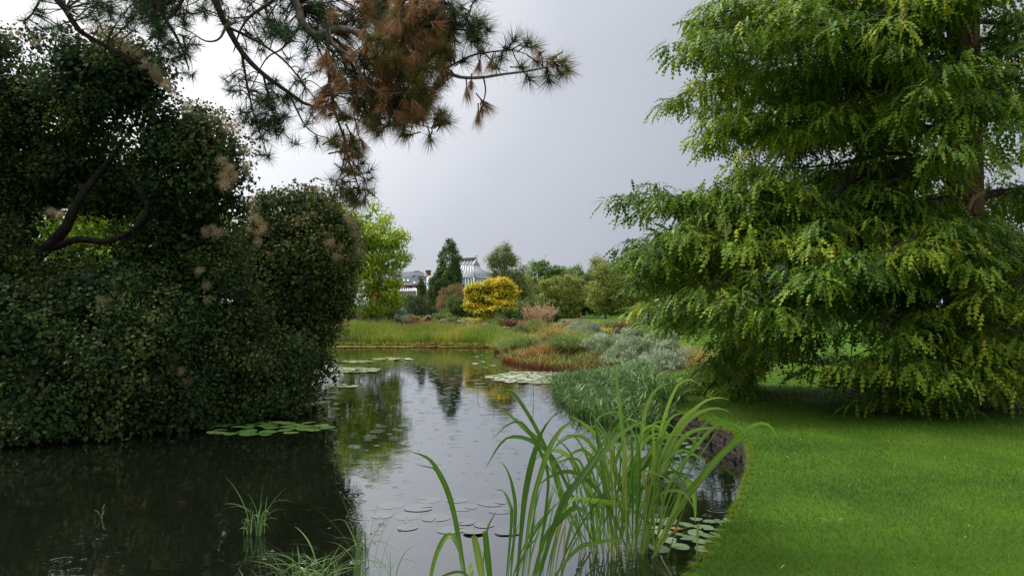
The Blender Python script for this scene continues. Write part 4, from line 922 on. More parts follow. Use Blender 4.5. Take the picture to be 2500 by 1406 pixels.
# behind the redwood
for k, (px, py, rx, ry, dd, m, lab, bs) in enumerate(((1760, 640, 110, 130, 48, 'oak', 'mid green tree behind the left tips of the redwood', 1760), (1980, 600, 140, 190, 52, 'deep', 'deep green tree behind the middle of the redwood', 1990), (2230, 560, 170, 220, 44, 'deep', 'dark tree behind the redwood trunk', 2210),
                                            (2480, 540, 190, 260, 40, 'oak', 'dense tree behind the redwood by the photo edge', 2480), (1670, 720, 60, 60, 62, 'deep', 'small dark tree on the lawn left of the redwood curtain', 1668))):
    tree('background_tree', lab, 'tree', dd, [(px, py, rx, ry, 0), (px - rx * .4, py + ry * .4, rx * .8, ry * .6, 0), (px + rx * .4, py + ry * .35, rx * .8, ry * .6, 0)], 170, .6 * dd / 48, 62, .24, M[m], 70 + k, base=bs, trunk=.22, aspect=.6, tbase=.4, group='trees behind the redwood')
tree('clipped_hedge', 'long dark hedge closing the far lawn behind the redwood', 'hedge', 60, [(1680 + 70 * k, 765, 60, 22, 0) for k in range(16)], 260, .45, 50, .24, M['deep'], 80, aspect=.6, tbase=.3, zr=.5)

# ------------------------------------------------------------------ hebe mounds
def hebe():
    rng = np.random.default_rng(31)
    B = []
    for px, py, rx, ry, d in ((1590, 815, 45, 18, 24), (1540, 822, 36, 20, 24), (1490, 845, 52, 24, 23), (1465, 838, 28, 16, 23.4), (1570, 850, 44, 26, 22.6), (1620, 830, 35, 22, 23), (1630, 862, 28, 24, 21.4), (1515, 880, 38, 22, 21.5), (1600, 880, 40, 22, 20.4), (1640, 888, 32, 20, 19.6), (1575, 900, 36, 16, 19.8), (1620, 905, 26, 10, 19.2), (1655, 870, 20, 16, 20.6)):
        B += blobs_px([(px, py, rx, ry, 0)], d, .9)
    x = np.mean([b[0][0] for b in B]); y = np.mean([b[0][1] for b in B])
    t = thing('hebe_shrub', (x, y, .27), 'large mounded grey green shrub with dark gaps beside the pond sedge', 'shrub')
    mb = MB(); st = MB()
    cc = crown_mesh(mb, B, rng, 230, .16, 95, .088, aspect=.34, shell=.82, droop=-.9, up=.5, flat=.75, tbase=.48, topt=.22, wild=.35, tvar=.13, zmin=.3)  # topt paints the light on the sprig tops into their tint
    for k in rng.choice(len(cc), 60): limb(st, [cc[k][0] + rng.normal(0, .2), cc[k][1] + .3, .25], cc[k], .016, .006, rng, n=4, sides=4)
    mb.build('crown', M['hebe'], t); st.build('stems', plain('red brown stems', (.16, .075, .05), .9, .1), t)
hebe()

# ------------------------------------------------------------------ grasses
def field(mb, poly, n, hmin, hmax, width, tbase, rng, K=6, reach=.4, droop=(.1, .5), z=None, tvar=.14, tn=.15, ns=1.0, hn=.2, az=None):
    poly = np.array(poly); lo, hi = poly.min(0), poly.max(0); p = np.empty((0, 2))
    while len(p) < n:
        q = rng.uniform(lo, hi, (n * 2, 2)); p = np.vstack([p, q[inside(q, poly)]])
    p = p[:n]; zz = np.where(inside(p), -.03, gz(p[:, 0], p[:, 1])) if z is None else np.full(n, z)
    q = np.column_stack([p, zz])
    h = rng.uniform(hmin, hmax, n) * (1 + hn * noise(q, 2.1))
    a = rng.uniform(0, 6.28, n) if az is None else rng.normal(az, .9, n)
    C = arching(q, a, h, h * reach * rng.uniform(.2, 1.3, n), rng.uniform(*droop, n), K=K)
    s = rng.uniform(0, 6.28, n)
    ribbons(mb, C, np.stack([np.cos(s), np.sin(s), 0 * s], 1), width * rng.uniform(.6, 1.3, n), np.clip(tbase + tn * noise(q, ns) + rng.normal(0, tvar, n), 0, 1))
r1 = np.random.default_rng(301)
mb = MB()
field(mb, [(-11.5, 36.1), (-8.8, 36.2), (-4, 36.1), (-1.6, 35.6), (-.6, 34.2), (.2, 34.5), (-1, 37.6), (-5, 38.6), (-11, 38.6)], 11000, .68, 1.04, .024, .48, r1, K=4, reach=.35, droop=(.05, .4), tn=.30, ns=1.1, tvar=.15, hn=.2)
field(mb, [(-11.5, 38), (-6, 38), (-1, 37), (0, 38), (-2, 40), (-11, 40.5)], 3500, .5, .85, .026, .72, r1, K=4, hn=.3, reach=.45, tn=.15, ns=1.2)
field(mb, [(-11.5, 36.0), (-4, 36.0), (-1.4, 35.4), (-.6, 34.0), (-.4, 34.3), (-1.4, 35.8), (-4, 36.4), (-11.5, 36.5)], 3000, .2, .5, .025, .75, r1, reach=.9, droop=(.3, .8))
tag(mb.build('reed_bed', M['reedbed']), 'green and golden reed bed along the far bank', 'reeds', kind='stuff')
mb = MB()
field(mb, [(-.8, 33.2), (-.7, 32), (-.25, 28.8), (-.35, 26.2), (.6, 23.5), (1.8, 22.0), (2.5, 21.5), (3.2, 22), (3.0, 24), (2.6, 28), (1.5, 33), (0, 35)], 7500, .35, .75, .02, .38, r1, K=4, reach=.6, tn=.25, ns=1.3, droop=(.2, .7))
for cx, cy, r, h, tb, n in ((.25, 27.2, .65, 1.3, .12, 1500), (1.9, 24.4, .6, 1.3, .12, 1500), (1.0, 25.0, .6, .8, .95, 1400), (2.6, 23.0, .5, .55, .75, 900), (.3, 29.8, .6, 1.3, .35, 1100), (1.5, 27.4, .4, 1.45, .68, 700), (2.4, 26.4, .6, 1.15, .3, 1000), (-.3, 31.5, .5, .85, .25, 800), (1.2, 23.8, .4, .5, .9, 600)):
    th = np.linspace(0, 6.28, 14)[:-1]; field(mb, np.stack([cx + r * np.cos(th) * .8, cy + r * np.sin(th)], 1), n, h * .6, h, .018, tb, r1, K=4, reach=.75, droop=(.25, .75), tvar=.15)
tag(mb.build('russet_grass', M['rust']), 'mixed green and rusty red grasses on the point by the lily mat', 'grass', kind='stuff')
mb = MB()
field(mb, [(1.0, 18.4), (.95, 15.5), (1.15, 13.2), (1.7, 11.9), (2.3, 11.6), (2.85, 12.4), (3.1, 14.5), (3.2, 17), (3.3, 19.3), (2.2, 19.8)], 5200, .42, .78, .022, .42, r1, K=7, reach=.8, droop=(.3, .95), tn=.15, ns=1.8, tvar=.27, hn=.22)
tag(mb.build('sedge_bed', M['sedge']), 'dense arching blue green sedge along the curved lawn edge', 'sedge', kind='stuff')
mb = MB()
field(mb, [(4.3, 18.6), (6.5, 18.5), (7, 24), (6, 30), (5, 30), (4.6, 22)], 3000, .25, .55, .014, .55, r1, K=4, reach=.7, droop=(.2, .7))
field(mb, [(.5, 29), (3, 26), (6.2, 28), (6, 36), (2, 38), (0, 36)], 5000, .25, .5, .018, .6, r1, K=4, reach=.6, droop=(.2, .6), tn=.25)
field(mb, [(-15, 38.5), (0, 38), (2, 40), (1, 46), (-4, 49), (-15, 49)], 8000, .15, .42, .03, .7, r1, K=4, reach=.7, droop=(.2, .7), tn=.25)
tag(mb.build('rough_grass', M['rust']), 'straw and green rough grass among the rock garden plants', 'grass', kind='stuff')
# tan plume grass
def plume_grass():
    rng = np.random.default_rng(44); c = P(1318, 800, 39.5); c[2] = float(gz(c[0], c[1]))
    t = thing('plume_grass', c, 'tall ornamental grass with pinkish tan plumes on the far bank', 'grass')
    n = 900; b = np.column_stack([c[0] + rng.normal(0, .35, n), c[1] + rng.normal(0, .3, n), np.full(n, c[2])])
    a = rng.uniform(0, 6.28, n); mb = MB(); C = arching(b, a, rng.uniform(.6, 1.0, n), rng.uniform(.2, .8, n), rng.uniform(.2, .6, n))
    ribbons(mb, C, np.stack([-np.sin(a), np.cos(a), 0 * a], 1), np.full(n, .02), np.clip(rng.normal(.55, .2, n), 0, 1)); mb.build('leaves', M['rust'], t)
    mb = MB(); n = 130; a = rng.uniform(0, 6.28, n)
    b = np.column_stack([c[0] + rng.normal(0, .3, n), c[1] + rng.normal(0, .25, n), np.full(n, c[2])])
    C = arching(b, a, rng.uniform(1.15, 1.75, n), rng.uniform(.1, .9, n), rng.uniform(0, .25, n), K=8)
    ribbons(mb, C, np.stack([-np.sin(a), np.cos(a), 0 * a], 1), np.full(n, .012), .4)
    q = 26; k = np.repeat(np.arange(n), q); s = rng.uniform(.72, 1.0, n * q)
    pos = np.stack([C[k, 5, i] + (C[k, 7, i] - C[k, 5, i]) * (s - .72) / .28 for i in range(3)], 1)
    dv = unit(C[k, 7] - C[k, 5]); scatter(mb, *DIAMOND, pos, unit(dv + rng.normal(0, .3, (n * q, 3))), rng.normal(size=(n * q, 3)), rng.uniform(.08, .16, n * q), np.clip(rng.normal(.5, .25, n * q), 0, 1), wscale=.2)
    mb.build('plumes', M['plumegrass'], t)
plume_grass()
# silvery plants in the bed behind the redwood
for k, (px, py, rx, ry, dd, m, lab) in enumerate(((1895, 872, 42, 14, 22.5, 'silver', 'silvery low plant in the bed seen under the redwood'), (1960, 872, 30, 14, 22, 'oak', 'green low plant beside the silvery one under the redwood'), (1830, 875, 25, 12, 23, 'oak', 'low green plant left of the silvery plant under the redwood'), (2040, 875, 30, 14, 21.5, 'deep', 'dark low plant in the lawn bed under the redwood'))):
    tree('bed_plant', lab, 'plant', dd, [(px, py, rx, ry, 0)], 50, .13, 55, .075, M[m], 240 + k, aspect=.5, flat=.8, tbase=.5, group='plants of the lawn bed')

# ------------------------------------------------------------------ rocks
def rock_mesh(seed):
    rng = np.random.default_rng(seed); bm = bmesh.new(); bmesh.ops.create_icosphere(bm, subdivisions=3, radius=1)
    co = np.array([v.co[:] for v in bm.verts]); ax = unit(rng.normal(size=(9, 3))); lim = rng.uniform(.55, .9, 9)
    for a, l in zip(ax, lim):
        dd = co @ a; co -= np.maximum(0, dd - l)[:, None] * a
    co *= (1 + .06 * noise(co + seed, 5))[:, None]
    for v, c in zip(bm.verts, co): v.co = c
    me = bpy.data.meshes.new('rock'); bm.to_mesh(me); bm.free(); me.materials.append(M['stone']); return me
ROCKS = [rock_mesh(s) for s in range(5)]
for k, (px, py, d, w, h, lab) in enumerate((
        (985, 780, 41.5, .75, .20, 'flat ledge rock at the left of the rock garden'), (1045, 774, 43.5, .5, .2, 'grey rock below the dark dome shrub'), (1082, 783, 42, .35, .16, 'small pale rock between green mounds'), (1126, 787, 41.5, .5, .22, 'grey rock left of the yellow green cushion'),
        (1150, 788, 42, .4, .18, 'rock just below the yellow green cushion'), (1183, 793, 40.5, .45, .12, 'flat pale rock below the yellow tree'), (1200, 799, 39.5, .35, .1, 'low flat rock nearest the end of the reed bed'), (1110, 780, 44, .4, .2, 'rock behind the small green mound'),
        (1228, 856, 32.6, .35, .13, 'flat wet rock at the waterline of the grassy point'), (1265, 792, 41, .5, .14, 'ledge rock left of the tan plume grass'), (1385, 784, 41, .5, .14, 'pale flat rock right of the tan plume grass'), (1368, 792, 37, .4, .14, 'brown rock below the tan plume grass'),
        (1508, 805, 27.5, .17, .17, 'upright grey boulder behind the hebe shrub'), (1236, 800, 38.5, .4, .1, 'low rock at the foot of the straw coloured plant'))):
    p = P(px, py, d); z = 0.02 if k == 8 else float(gz(p[0], p[1]))
    o = put('rock', ROCKS[k % 5], None, (p[0], p[1], max(z, p[2] - h * .3)), (0, 0, k * 1.3), (w * .7, w * .5, h * 1.0))
    tag(o, lab, 'rock', 'rocks of the rock garden')

# ------------------------------------------------------------------ lily pads
def pad_mesh(seed, m, flat=1.0):
    rng = np.random.default_rng(seed); n = 18; a0 = rng.uniform(0, 6.28)
    th = a0 + np.linspace(.12, 2 * math.pi - .12, n)
    r = 1 + .05 * np.sin(3 * th + seed) + rng.normal(0, .015, n)
    V = np.vstack([[0, 0, .01], np.stack([r * np.cos(th), r * np.sin(th) * .93, .03 * np.sin(2 * th + seed) + .02], 1), np.stack([.55 * r * np.cos(th), .55 * r * np.sin(th) * .93, 0 * th + .012], 1)])
    tri = [[0, 1 + n + i, 2 + n + i] for i in range(n - 1)]; qu = [[1 + i, 2 + i, 2 + n + i, 1 + n + i] for i in range(n - 1)]
    V[:, 2] *= flat
    mb = MB(); t = rng.uniform(.15, .75); mb.add(V, tri, t); mb.F.append(np.array(qu)); mb.M.append(np.zeros(n - 1, np.int32))
    return mb.mesh('leaf', m, smooth=True)
def pads(label, px0, py0, px1, py1, n, rmin, rmax, key, seed, ell=True, orange=0, lift=.012, tilt=.03, sink=0.0, gap=.9):
    rng = np.random.default_rng(seed); ms = [pad_mesh(seed * 10 + i, M[key], .12 if key == 'sunkpad' else 1.0) for i in range(6)]
    if orange:
        om = pad_mesh(seed * 10 + 8, M[key]); om.attributes['tint'].data.foreach_set('value', np.ones(len(om.vertices), np.float32))
    pos = []
    cy = (py0 + py1) / 2; dc = wd(cy)
    t = thing('water_lily', (((px0 + px1) / 2 - 1250) / F * dc, dc, 0), label, 'water lily', 'water lilies')
    tries = 0
    while len(pos) < n and tries < n * 60:
        tries += 1; a, b = rng.uniform(-1, 1, 2)
        if ell and a * a + b * b > 1: continue
        py = cy + b * (py1 - py0) / 2; px = (px0 + px1) / 2 + a * (px1 - px0) / 2; d = wd(py); x = (px - 1250) / F * d; r = rng.uniform(rmin, rmax)
        if any((x - q[0]) ** 2 + (d - q[1]) ** 2 < (gap * (r + q[2])) ** 2 for q in pos): continue
        pos.append((x, d, r))
    for k, (x, y, r) in enumerate(pos):
        me = om if k < orange else ms[rng.integers(0, 6)]
        put('leaf', me, t, (x, y, lift + (.001 if key == 'sunkpad' else .003) * (k % 5) - sink * rng.random()), (rng.normal(0, tilt), rng.normal(0, tilt), rng.uniform(0, 6.28)), r * (.62 if k < orange else 1))
    return t
pads('bright green lily pads floating below the dark smoke tree', 485, 1030, 800, 1064, 34, .10, .19, 'pad', 1, gap=.78)
pads('grey green lily pads with orange leaves beside the near lawn edge', 1600, 1270, 1790, 1345, 30, .055, .10, 'paledpad', 2, ell=False, orange=2, gap=.72, tilt=.06)
pads('pale half sunk lily pads in open water left of the reeds', 925, 1212, 1250, 1300, 14, .09, .15, 'sunkpad', 3, sink=.0, gap=.95, lift=.001, tilt=.0)
pads('two pale lily pads beside the left reed leaves', 1150, 1292, 1245, 1304, 3, .09, .12, 'sunkpad', 4, gap=1.0)
pads('large pale mat of lily pads off the rusty grass point', 1195, 908, 1395, 937, 120, .09, .18, 'farpad', 5, gap=.72)
pads('pale strip of lily pads right of the smaller smoke tree', 795, 898, 925, 910, 44, .10, .2, 'farpad', 6, gap=.7)
pads('thin line of lily pads in mid pond', 915, 874, 1010, 880, 16, .12, .22, 'farpad', 7, gap=.8)
pads('few lily pads nearer the smoke tree in mid pond', 830, 880, 910, 886, 12, .12, .22, 'farpad', 8, gap=.8)
pads('small lily patch close beside the smoke tree tip', 820, 940, 870, 947, 6, .08, .14, 'farpad', 9)
pads('lily pads scattered off the grassy point', 1150, 862, 1230, 900, 12, .06, .12, 'farpad', 10)
pads('lily pads half hidden among the sedge at lawn wall', 1560, 1060, 1740, 1120, 10, .07, .12, 'paledpad', 12)
mb = MB()   # floating litter along the reed bed foot
rs = np.random.default_rng(6)
for k in range(70):
    x = rs.uniform(-10.5, -1.2); y = 35.55 + .35 * math.sin(x * .9) * .3 + rs.normal(0, .12); rx, ry = rs.uniform(.2, .7), rs.uniform(.05, .16)
    th = np.linspace(0, 6.28, 10)[:-1]; V = np.vstack([[x, y, .012], np.stack([x + rx * np.cos(th) * rs.uniform(.7, 1.2, 9), y + ry * np.sin(th) * rs.uniform(.7, 1.2, 9), np.full(9, .006 + .0004 * k)], 1)])
    mb.add(V, [[0, 1 + i, 1 + (i + 1) % 9] for i in range(9)])
tag(mb.build('floating_litter', M['scum']), 'yellowish floating plant litter along the reed bed foot', 'litter', kind='stuff')

# ------------------------------------------------------------------ foreground reeds
def leaf_ribbon(C, width, prof, twist=0.0, fold=.22, rng=None, tint=.5):
    """one broad leaf: five-point cross-section with a keel"""
    K = len(C); tg = unit(np.gradient(C, axis=0))
    view = unit(C - np.array([0, 0, HC])); side = unit(np.cross(tg, view)); nrm = np.cross(side, tg)
    ang = twist[0] + (twist[1] - twist[0]) * np.linspace(0, 1, K)
    s = side * np.cos(ang)[:, None] + nrm * np.sin(ang)[:, None]; nn = np.cross(s, tg)
    w = (width * .5 * prof)[:, None]
    V = np.stack([C - s * w, C - s * w * .45 + nn * w * fold * .8, C + nn * w * fold, C + s * w * .45 + nn * w * fold * .8, C + s * w], 1).reshape(-1, 3)
    i = (np.arange(K - 1) * 5)[:, None]; j = np.arange(4)[None]
    Q = np.stack([i + j, i + j + 1, i + j + 6, i + j + 5], -1).reshape(-1, 4)
    mb = MB(); mb.add(V, Q, np.tile(np.clip(tint + np.array([-.02, .03, .16, .0, -.06]), 0, 1), K) + np.repeat(rng.normal(0, .025, K), 5), np.repeat(np.linspace(0, 1, K), 5)); return mb
def Z(zx, zy): return (1150 + zx * .36, 900 + zy * .36)
def reeds():
    rng = np.random.default_rng(505)
    main = thing('reed_clump', P(1530, 1355, wd(1355)), 'big clump of tall broad reed leaves standing in the near water', 'reeds', 'reeds in the near water')
    left = thing('reed_clump', P(1290, 1440, wd(1440)), 'leaning group of dark reed leaves left of the big clump', 'reeds', 'reeds in the near water')
    small = thing('reed_clump', P(1125, 1450, wd(1450)), 'few separate reed leaves with cut tips at the bottom edge', 'reeds', 'reeds in the near water')
    def leaf(parent, pts, width_px, tint=None, dbase=None, ddrift=None, blunt=False, narrow=False):
        p = np.array(pts, float); d0 = dbase or wd(max(p[0][1], 1335)) ; dd = rng.uniform(-.35, .35) if ddrift is None else ddrift
        s = np.linspace(0, 1, len(p)); W = np.array([P(a[0], a[1], d0 + dd * u * u) for a, u in zip(p, s)])
        C = spline(W, 26); t = np.linspace(0, 1, 26)
        prof = np.minimum(1, .30 + 1.25 * t) * (np.clip((1 - t) * 3.6, .015, 1) ** .9 if not blunt else 1)
        if narrow: prof = np.minimum(1, .7 + t) * np.clip((1 - t) * 1.4, .02, 1)
        tw = rng.normal(0, .55, 2)
        tn = float(np.clip(rng.normal(.5, .17) if tint is None else tint + rng.normal(0, .06), 0, .9))
        if tint is not None and tint < .3: tn = 1.0
        leaf_ribbon(C, width_px / F * d0 * .84, prof, tw, rng.uniform(.15, .45), rng=rng, tint=tn).build('leaf', M['reed'], parent, smooth=True)
    def LZ(parent, zp, w, tint=None, **k): leaf(parent, [Z(*q) for q in zp], w * .36, tint, **k)
    m, l = main, left
    leaf(m, [(1535, 1350), (1528, 1200), (1522, 1080), (1512, 980), (1503, 910), (1494, 838)], 13, .75)
    LZ(m, [(820, 1230), (620, 900), (540, 620), (450, 420), (370, 280), (280, 155), (225, 143), (150, 195), (103, 288)], 38, .45)
    LZ(m, [(860, 1240), (700, 900), (560, 610), (430, 500), (330, 462), (250, 470), (190, 520), (130, 620), (95, 680)], 34, .38)
    LZ(l, [(420, 1500), (500, 1000), (520, 700), (430, 490), (340, 362), (255, 376), (190, 430), (130, 497)], 26, .45)
    LZ(m, [(780, 1240), (640, 900), (520, 560), (380, 420), (280, 330), (160, 238)], 40, .55)
    LZ(l, [(300, 1560), (350, 1000), (380, 780), (430, 570), (490, 410), (570, 305)], 50, .35)
    LZ(l, [(330, 1560), (400, 1000), (470, 720), (540, 520), (620, 400), (680, 370), (740, 405), (770, 440)], 46, .6)
    LZ(l, [(420, 1560), (600, 950), (740, 740), (840, 600), (920, 460), (965, 340)], 50, .35)
    LZ(l, [(380, 1560), (640, 900), (760, 740), (870, 600), (1000, 450), (1130, 370), (1185, 366), (1200, 430)], 44, .45)
    LZ(m, [(1250, 1270), (1400, 960), (1530, 790), (1680, 600), (1820, 480), (1900, 440), (1990, 480), (2060, 560), (2108, 640)], 52, .65, ddrift=-.2)
    LZ(m, [(1255, 1265), (1440, 880), (1600, 680), (1750, 530), (1850, 420), (1950, 372), (2010, 376), (2070, 440), (2126, 530)], 40, .5, ddrift=.2)
    LZ(m, [(1250, 1260), (1420, 950), (1560, 740), (1700, 590), (1800, 500), (1880, 470)], 44, .55)
    LZ(m, [(1180, 1250), (1280, 800), (1400, 520), (1500, 425), (1620, 400), (1720, 410)], 40, .6)
    LZ(m, [(1180, 1250), (1360, 760), (1500, 560), (1640, 400), (1720, 372), (1800, 378), (1850, 425), (1920, 520)], 30, .65)
    LZ(m, [(1120, 1260), (1180, 900), (1240, 600), (1320, 300), (1390, 130), (1440, 82), (1500, 75), (1590, 135)], 44, .8)
    LZ(m, [(1100, 1260), (1130, 800), (1170, 350), (1220, 190), (1290, 115), (1370, 95)], 36, .72)
    LZ(m, [(1150, 1260), (1220, 800), (1300, 450), (1350, 340), (1410, 305), (1475, 296)], 36, .7)
    LZ(m, [(1160, 1260), (1260, 750), (1400, 440), (1500, 325), (1600, 275), (1690, 268), (1775, 305)], 42, .75)
    LZ(m, [(1140, 1260), (1260, 700), (1400, 390), (1520, 270), (1600, 212), (1680, 196), (1752, 210)], 34, .75)
    LZ(m, [(1115, 1290), (1130, 900), (1135, 600), (1118, 385)], 40, .6)
    LZ(m, [(1090, 1300), (1100, 800), (1092, 540), (1080, 420)], 30, .5)
    LZ(m, [(1180, 1240), (1200, 800), (1245, 560), (1292, 388)], 40, .65)
    LZ(m, [(1000, 1290), (920, 900), (880, 600), (835, 300), (810, 165)], 36, .5)
    LZ(m, [(960, 1270), (930, 800), (860, 480), (760, 370), (640, 305)], 36, .6)
    LZ(m, [(1060, 1300), (1040, 800), (1045, 560), (1040, 420)], 46, .85)
    LZ(m, [(1265, 1250), (1215, 1080), (1140, 985), (950, 912), (780, 886), (610, 868)], 46, .7, ddrift=-.5)
    LZ(l, [(380, 1540), (500, 1150), (590, 1040), (690, 945), (740, 950), (800, 1010), (850, 1100)], 42, .35)
    LZ(m, [(900, 1270), (850, 1000), (900, 900), (980, 865), (1050, 862), (1120, 890), (1200, 922)], 30, .6)
    LZ(m, [(800, 1240), (840, 960), (1000, 760), (1150, 672), (1290, 628), (1370, 680), (1440, 765), (1480, 860)], 40, .45)
    LZ(m, [(1260, 1200), (1400, 900), (1440, 765), (1475, 760), (1510, 850), (1520, 960), (1522, 1050)], 44, .6)
    LZ(m, [(1330, 1280), (1430, 980), (1510, 825), (1590, 800), (1690, 870), (1750, 960), (1766, 1025)], 12, .55, narrow=True)
    LZ(l, [(450, 1560), (700, 1240), (830, 1182), (1000, 1156), (1060, 1158)], 34, .5)
    LZ(l, [(260, 1520), (300, 1000), (285, 820), (255, 710), (215, 640), (175, 624)], 28, .4)
    LZ(l, [(230, 1520), (275, 1020), (260, 910), (220, 832), (155, 816)], 26, .45)
    LZ(small, [(60, 1500), (105, 1130), (130, 1040), (180, 950)], 16, .4)
    leaf(small, [(1145, 1460), (1118, 1300), (1098, 1215), (1075, 1160), (1045, 1118), (995, 1100)], 17, .4)
    leaf(small, [(1135, 1440), (1100, 1230), (1065, 1150), (1035, 1138), (1008, 1130)], 7, .35)
    leaf(small, [(1040, 1470), (1060, 1370), (1082, 1318), (1100, 1306), (1118, 1330), (1135, 1400)], 19, .6)
    leaf(small, [(1158, 1470), (1155, 1420), (1146, 1374)], 16, .7, blunt=True)
    leaf(small, [(1190, 1480), (1174, 1390), (1158, 1309)], 22, .7, blunt=True)
    leaf(small, [(1205, 1480), (1194, 1390), (1184, 1296)], 19, .4, blunt=True)
    leaf(small, [(1000, 1450), (1090, 1402), (1130, 1397), (1160, 1420)], 8, .35)
    leaf(m, [(1590, 1362), (1640, 1300), (1700, 1282)], 8, .95, narrow=True)
    leaf(m, [(1701, 1352), (1703, 1310), (1705, 1278)], 9, .98, blunt=True)
    for k in range(18):
        bx, by = rng.uniform(800, 1230), rng.uniform(1200, 1300); sg = 1 if k % 2 else -1; h = rng.uniform(520, 900); rch = rng.uniform(250, 560)
        LZ(m, [(bx, by), (bx + sg * rch * .22, by - h * .5), (bx + sg * rch * .5, by - h * .85), (bx + sg * rch * .75, by - h * .98), (bx + sg * rch, by - h * .93), (bx + sg * rch * 1.2, by - h * .8)], rng.uniform(20, 36), rng.normal(.55, .15))
    # upright stems and filler leaves
    for k in range(52):
        bx, by = rng.uniform(730, 1250), rng.uniform(1170, 1310); hgt = rng.uniform(420, 900); lean = (bx - 960) / 300 * rng.uniform(.1, .5) + rng.normal(0, .12)
        tp = (bx + lean * hgt, by - hgt); cv = rng.normal(0, 60)
        LZ(m, [(bx, by), (bx + lean * hgt * .3, by - hgt * .4), (bx + lean * hgt * .7, by - hgt * .78), (tp[0] + cv, tp[1])] + ([(tp[0] + cv + np.sign(lean) * rng.uniform(60, 160), tp[1] + rng.uniform(-20, 40)), (tp[0] + cv + np.sign(lean) * rng.uniform(170, 260), tp[1] + rng.uniform(60, 160))] if k % 3 == 0 else []), rng.uniform(8, 19) if k % 3 else rng.uniform(16, 30), .1 if k % 13 == 5 else max(.31, rng.normal(.52, .15)))
    for k in range(26):
        bx, by = rng.uniform(230, 620), rng.uniform(1440, 1560); hgt = rng.uniform(420, 850); lean = rng.uniform(.05, .6)
        LZ(l, [(bx, by), (bx + lean * hgt * .25, by - hgt * .4), (bx + lean * hgt * .6, by - hgt * .75), (bx + lean * hgt, by - hgt)], rng.uniform(8, 24), .1 if k % 13 == 5 else max(.31, rng.normal(.42, .14)))
reeds()
def thin_clump(label, px, py, specs, seed, n, h, reach, spread=.05, width=.007, mt='sedge', tb=.55):
    rng = np.random.default_rng(seed); d = wd(py); b0 = P(px, py, d)
    t = thing('rush_clump', b0, label, 'rushes', 'thin rush clumps in the near water')
    b = b0 + np.column_stack([rng.normal(0, spread, n), rng.normal(0, spread, n), np.full(n, -.02)])
    a = rng.uniform(0, 6.28, n); a = np.where(rng.random(n) < .7, np.where(rng.random(n) < .5, rng.normal(0, .5, n), rng.normal(math.pi, .5, n)), a)
    mb = MB(); C = arching(b, a, h * rng.uniform(.5, 1.15, n), reach * rng.uniform(.1, 1.2, n), rng.uniform(.1, .75, n), K=12, lean=1.9)
    ribbons(mb, C, np.stack([-np.sin(a), np.cos(a), rng.uniform(-.4, .4, n)], 1) + rng.normal(0, .4, (n, 3)), width * rng.uniform(.6, 1.4, n), np.clip(rng.normal(tb, .2, n), 0, 1))
    mb.build('blades', M[mt], t)
thin_clump('arching thin rush clump standing alone in the dark water', 632, 1305, None, 1, 30, .52, .30, .03)
thin_clump('small upright rush sprout beside the lone rush clump', 606, 1303, None, 2, 9, .32, .12, .015)
thin_clump('tall wispy rushes at the edge of the sky reflection', 880, 1405, None, 3, 34, .72, .34, .045, .006)
thin_clump('dense arching rushes along the bottom edge left of the reeds', 745, 1430, None, 4, 60, .34, .42, .15, .008)
thin_clump('rushes at the bottom edge between wispy rushes and reeds', 800, 1440, None, 5, 36, .40, .36, .12, .009)
thin_clump('few fine rush blades bent right of the wispy rushes', 935, 1430, None, 6, 9, .42, .25, .05, .007)
thin_clump('tiny rush sprout in dark water near photo left', 248, 1265, None, 7, 5, .22, .07, .008)
thin_clump('slender upright rushes beside the lily mat', 1262, 970, None, 8, 10, .75, .10, .35, .012)

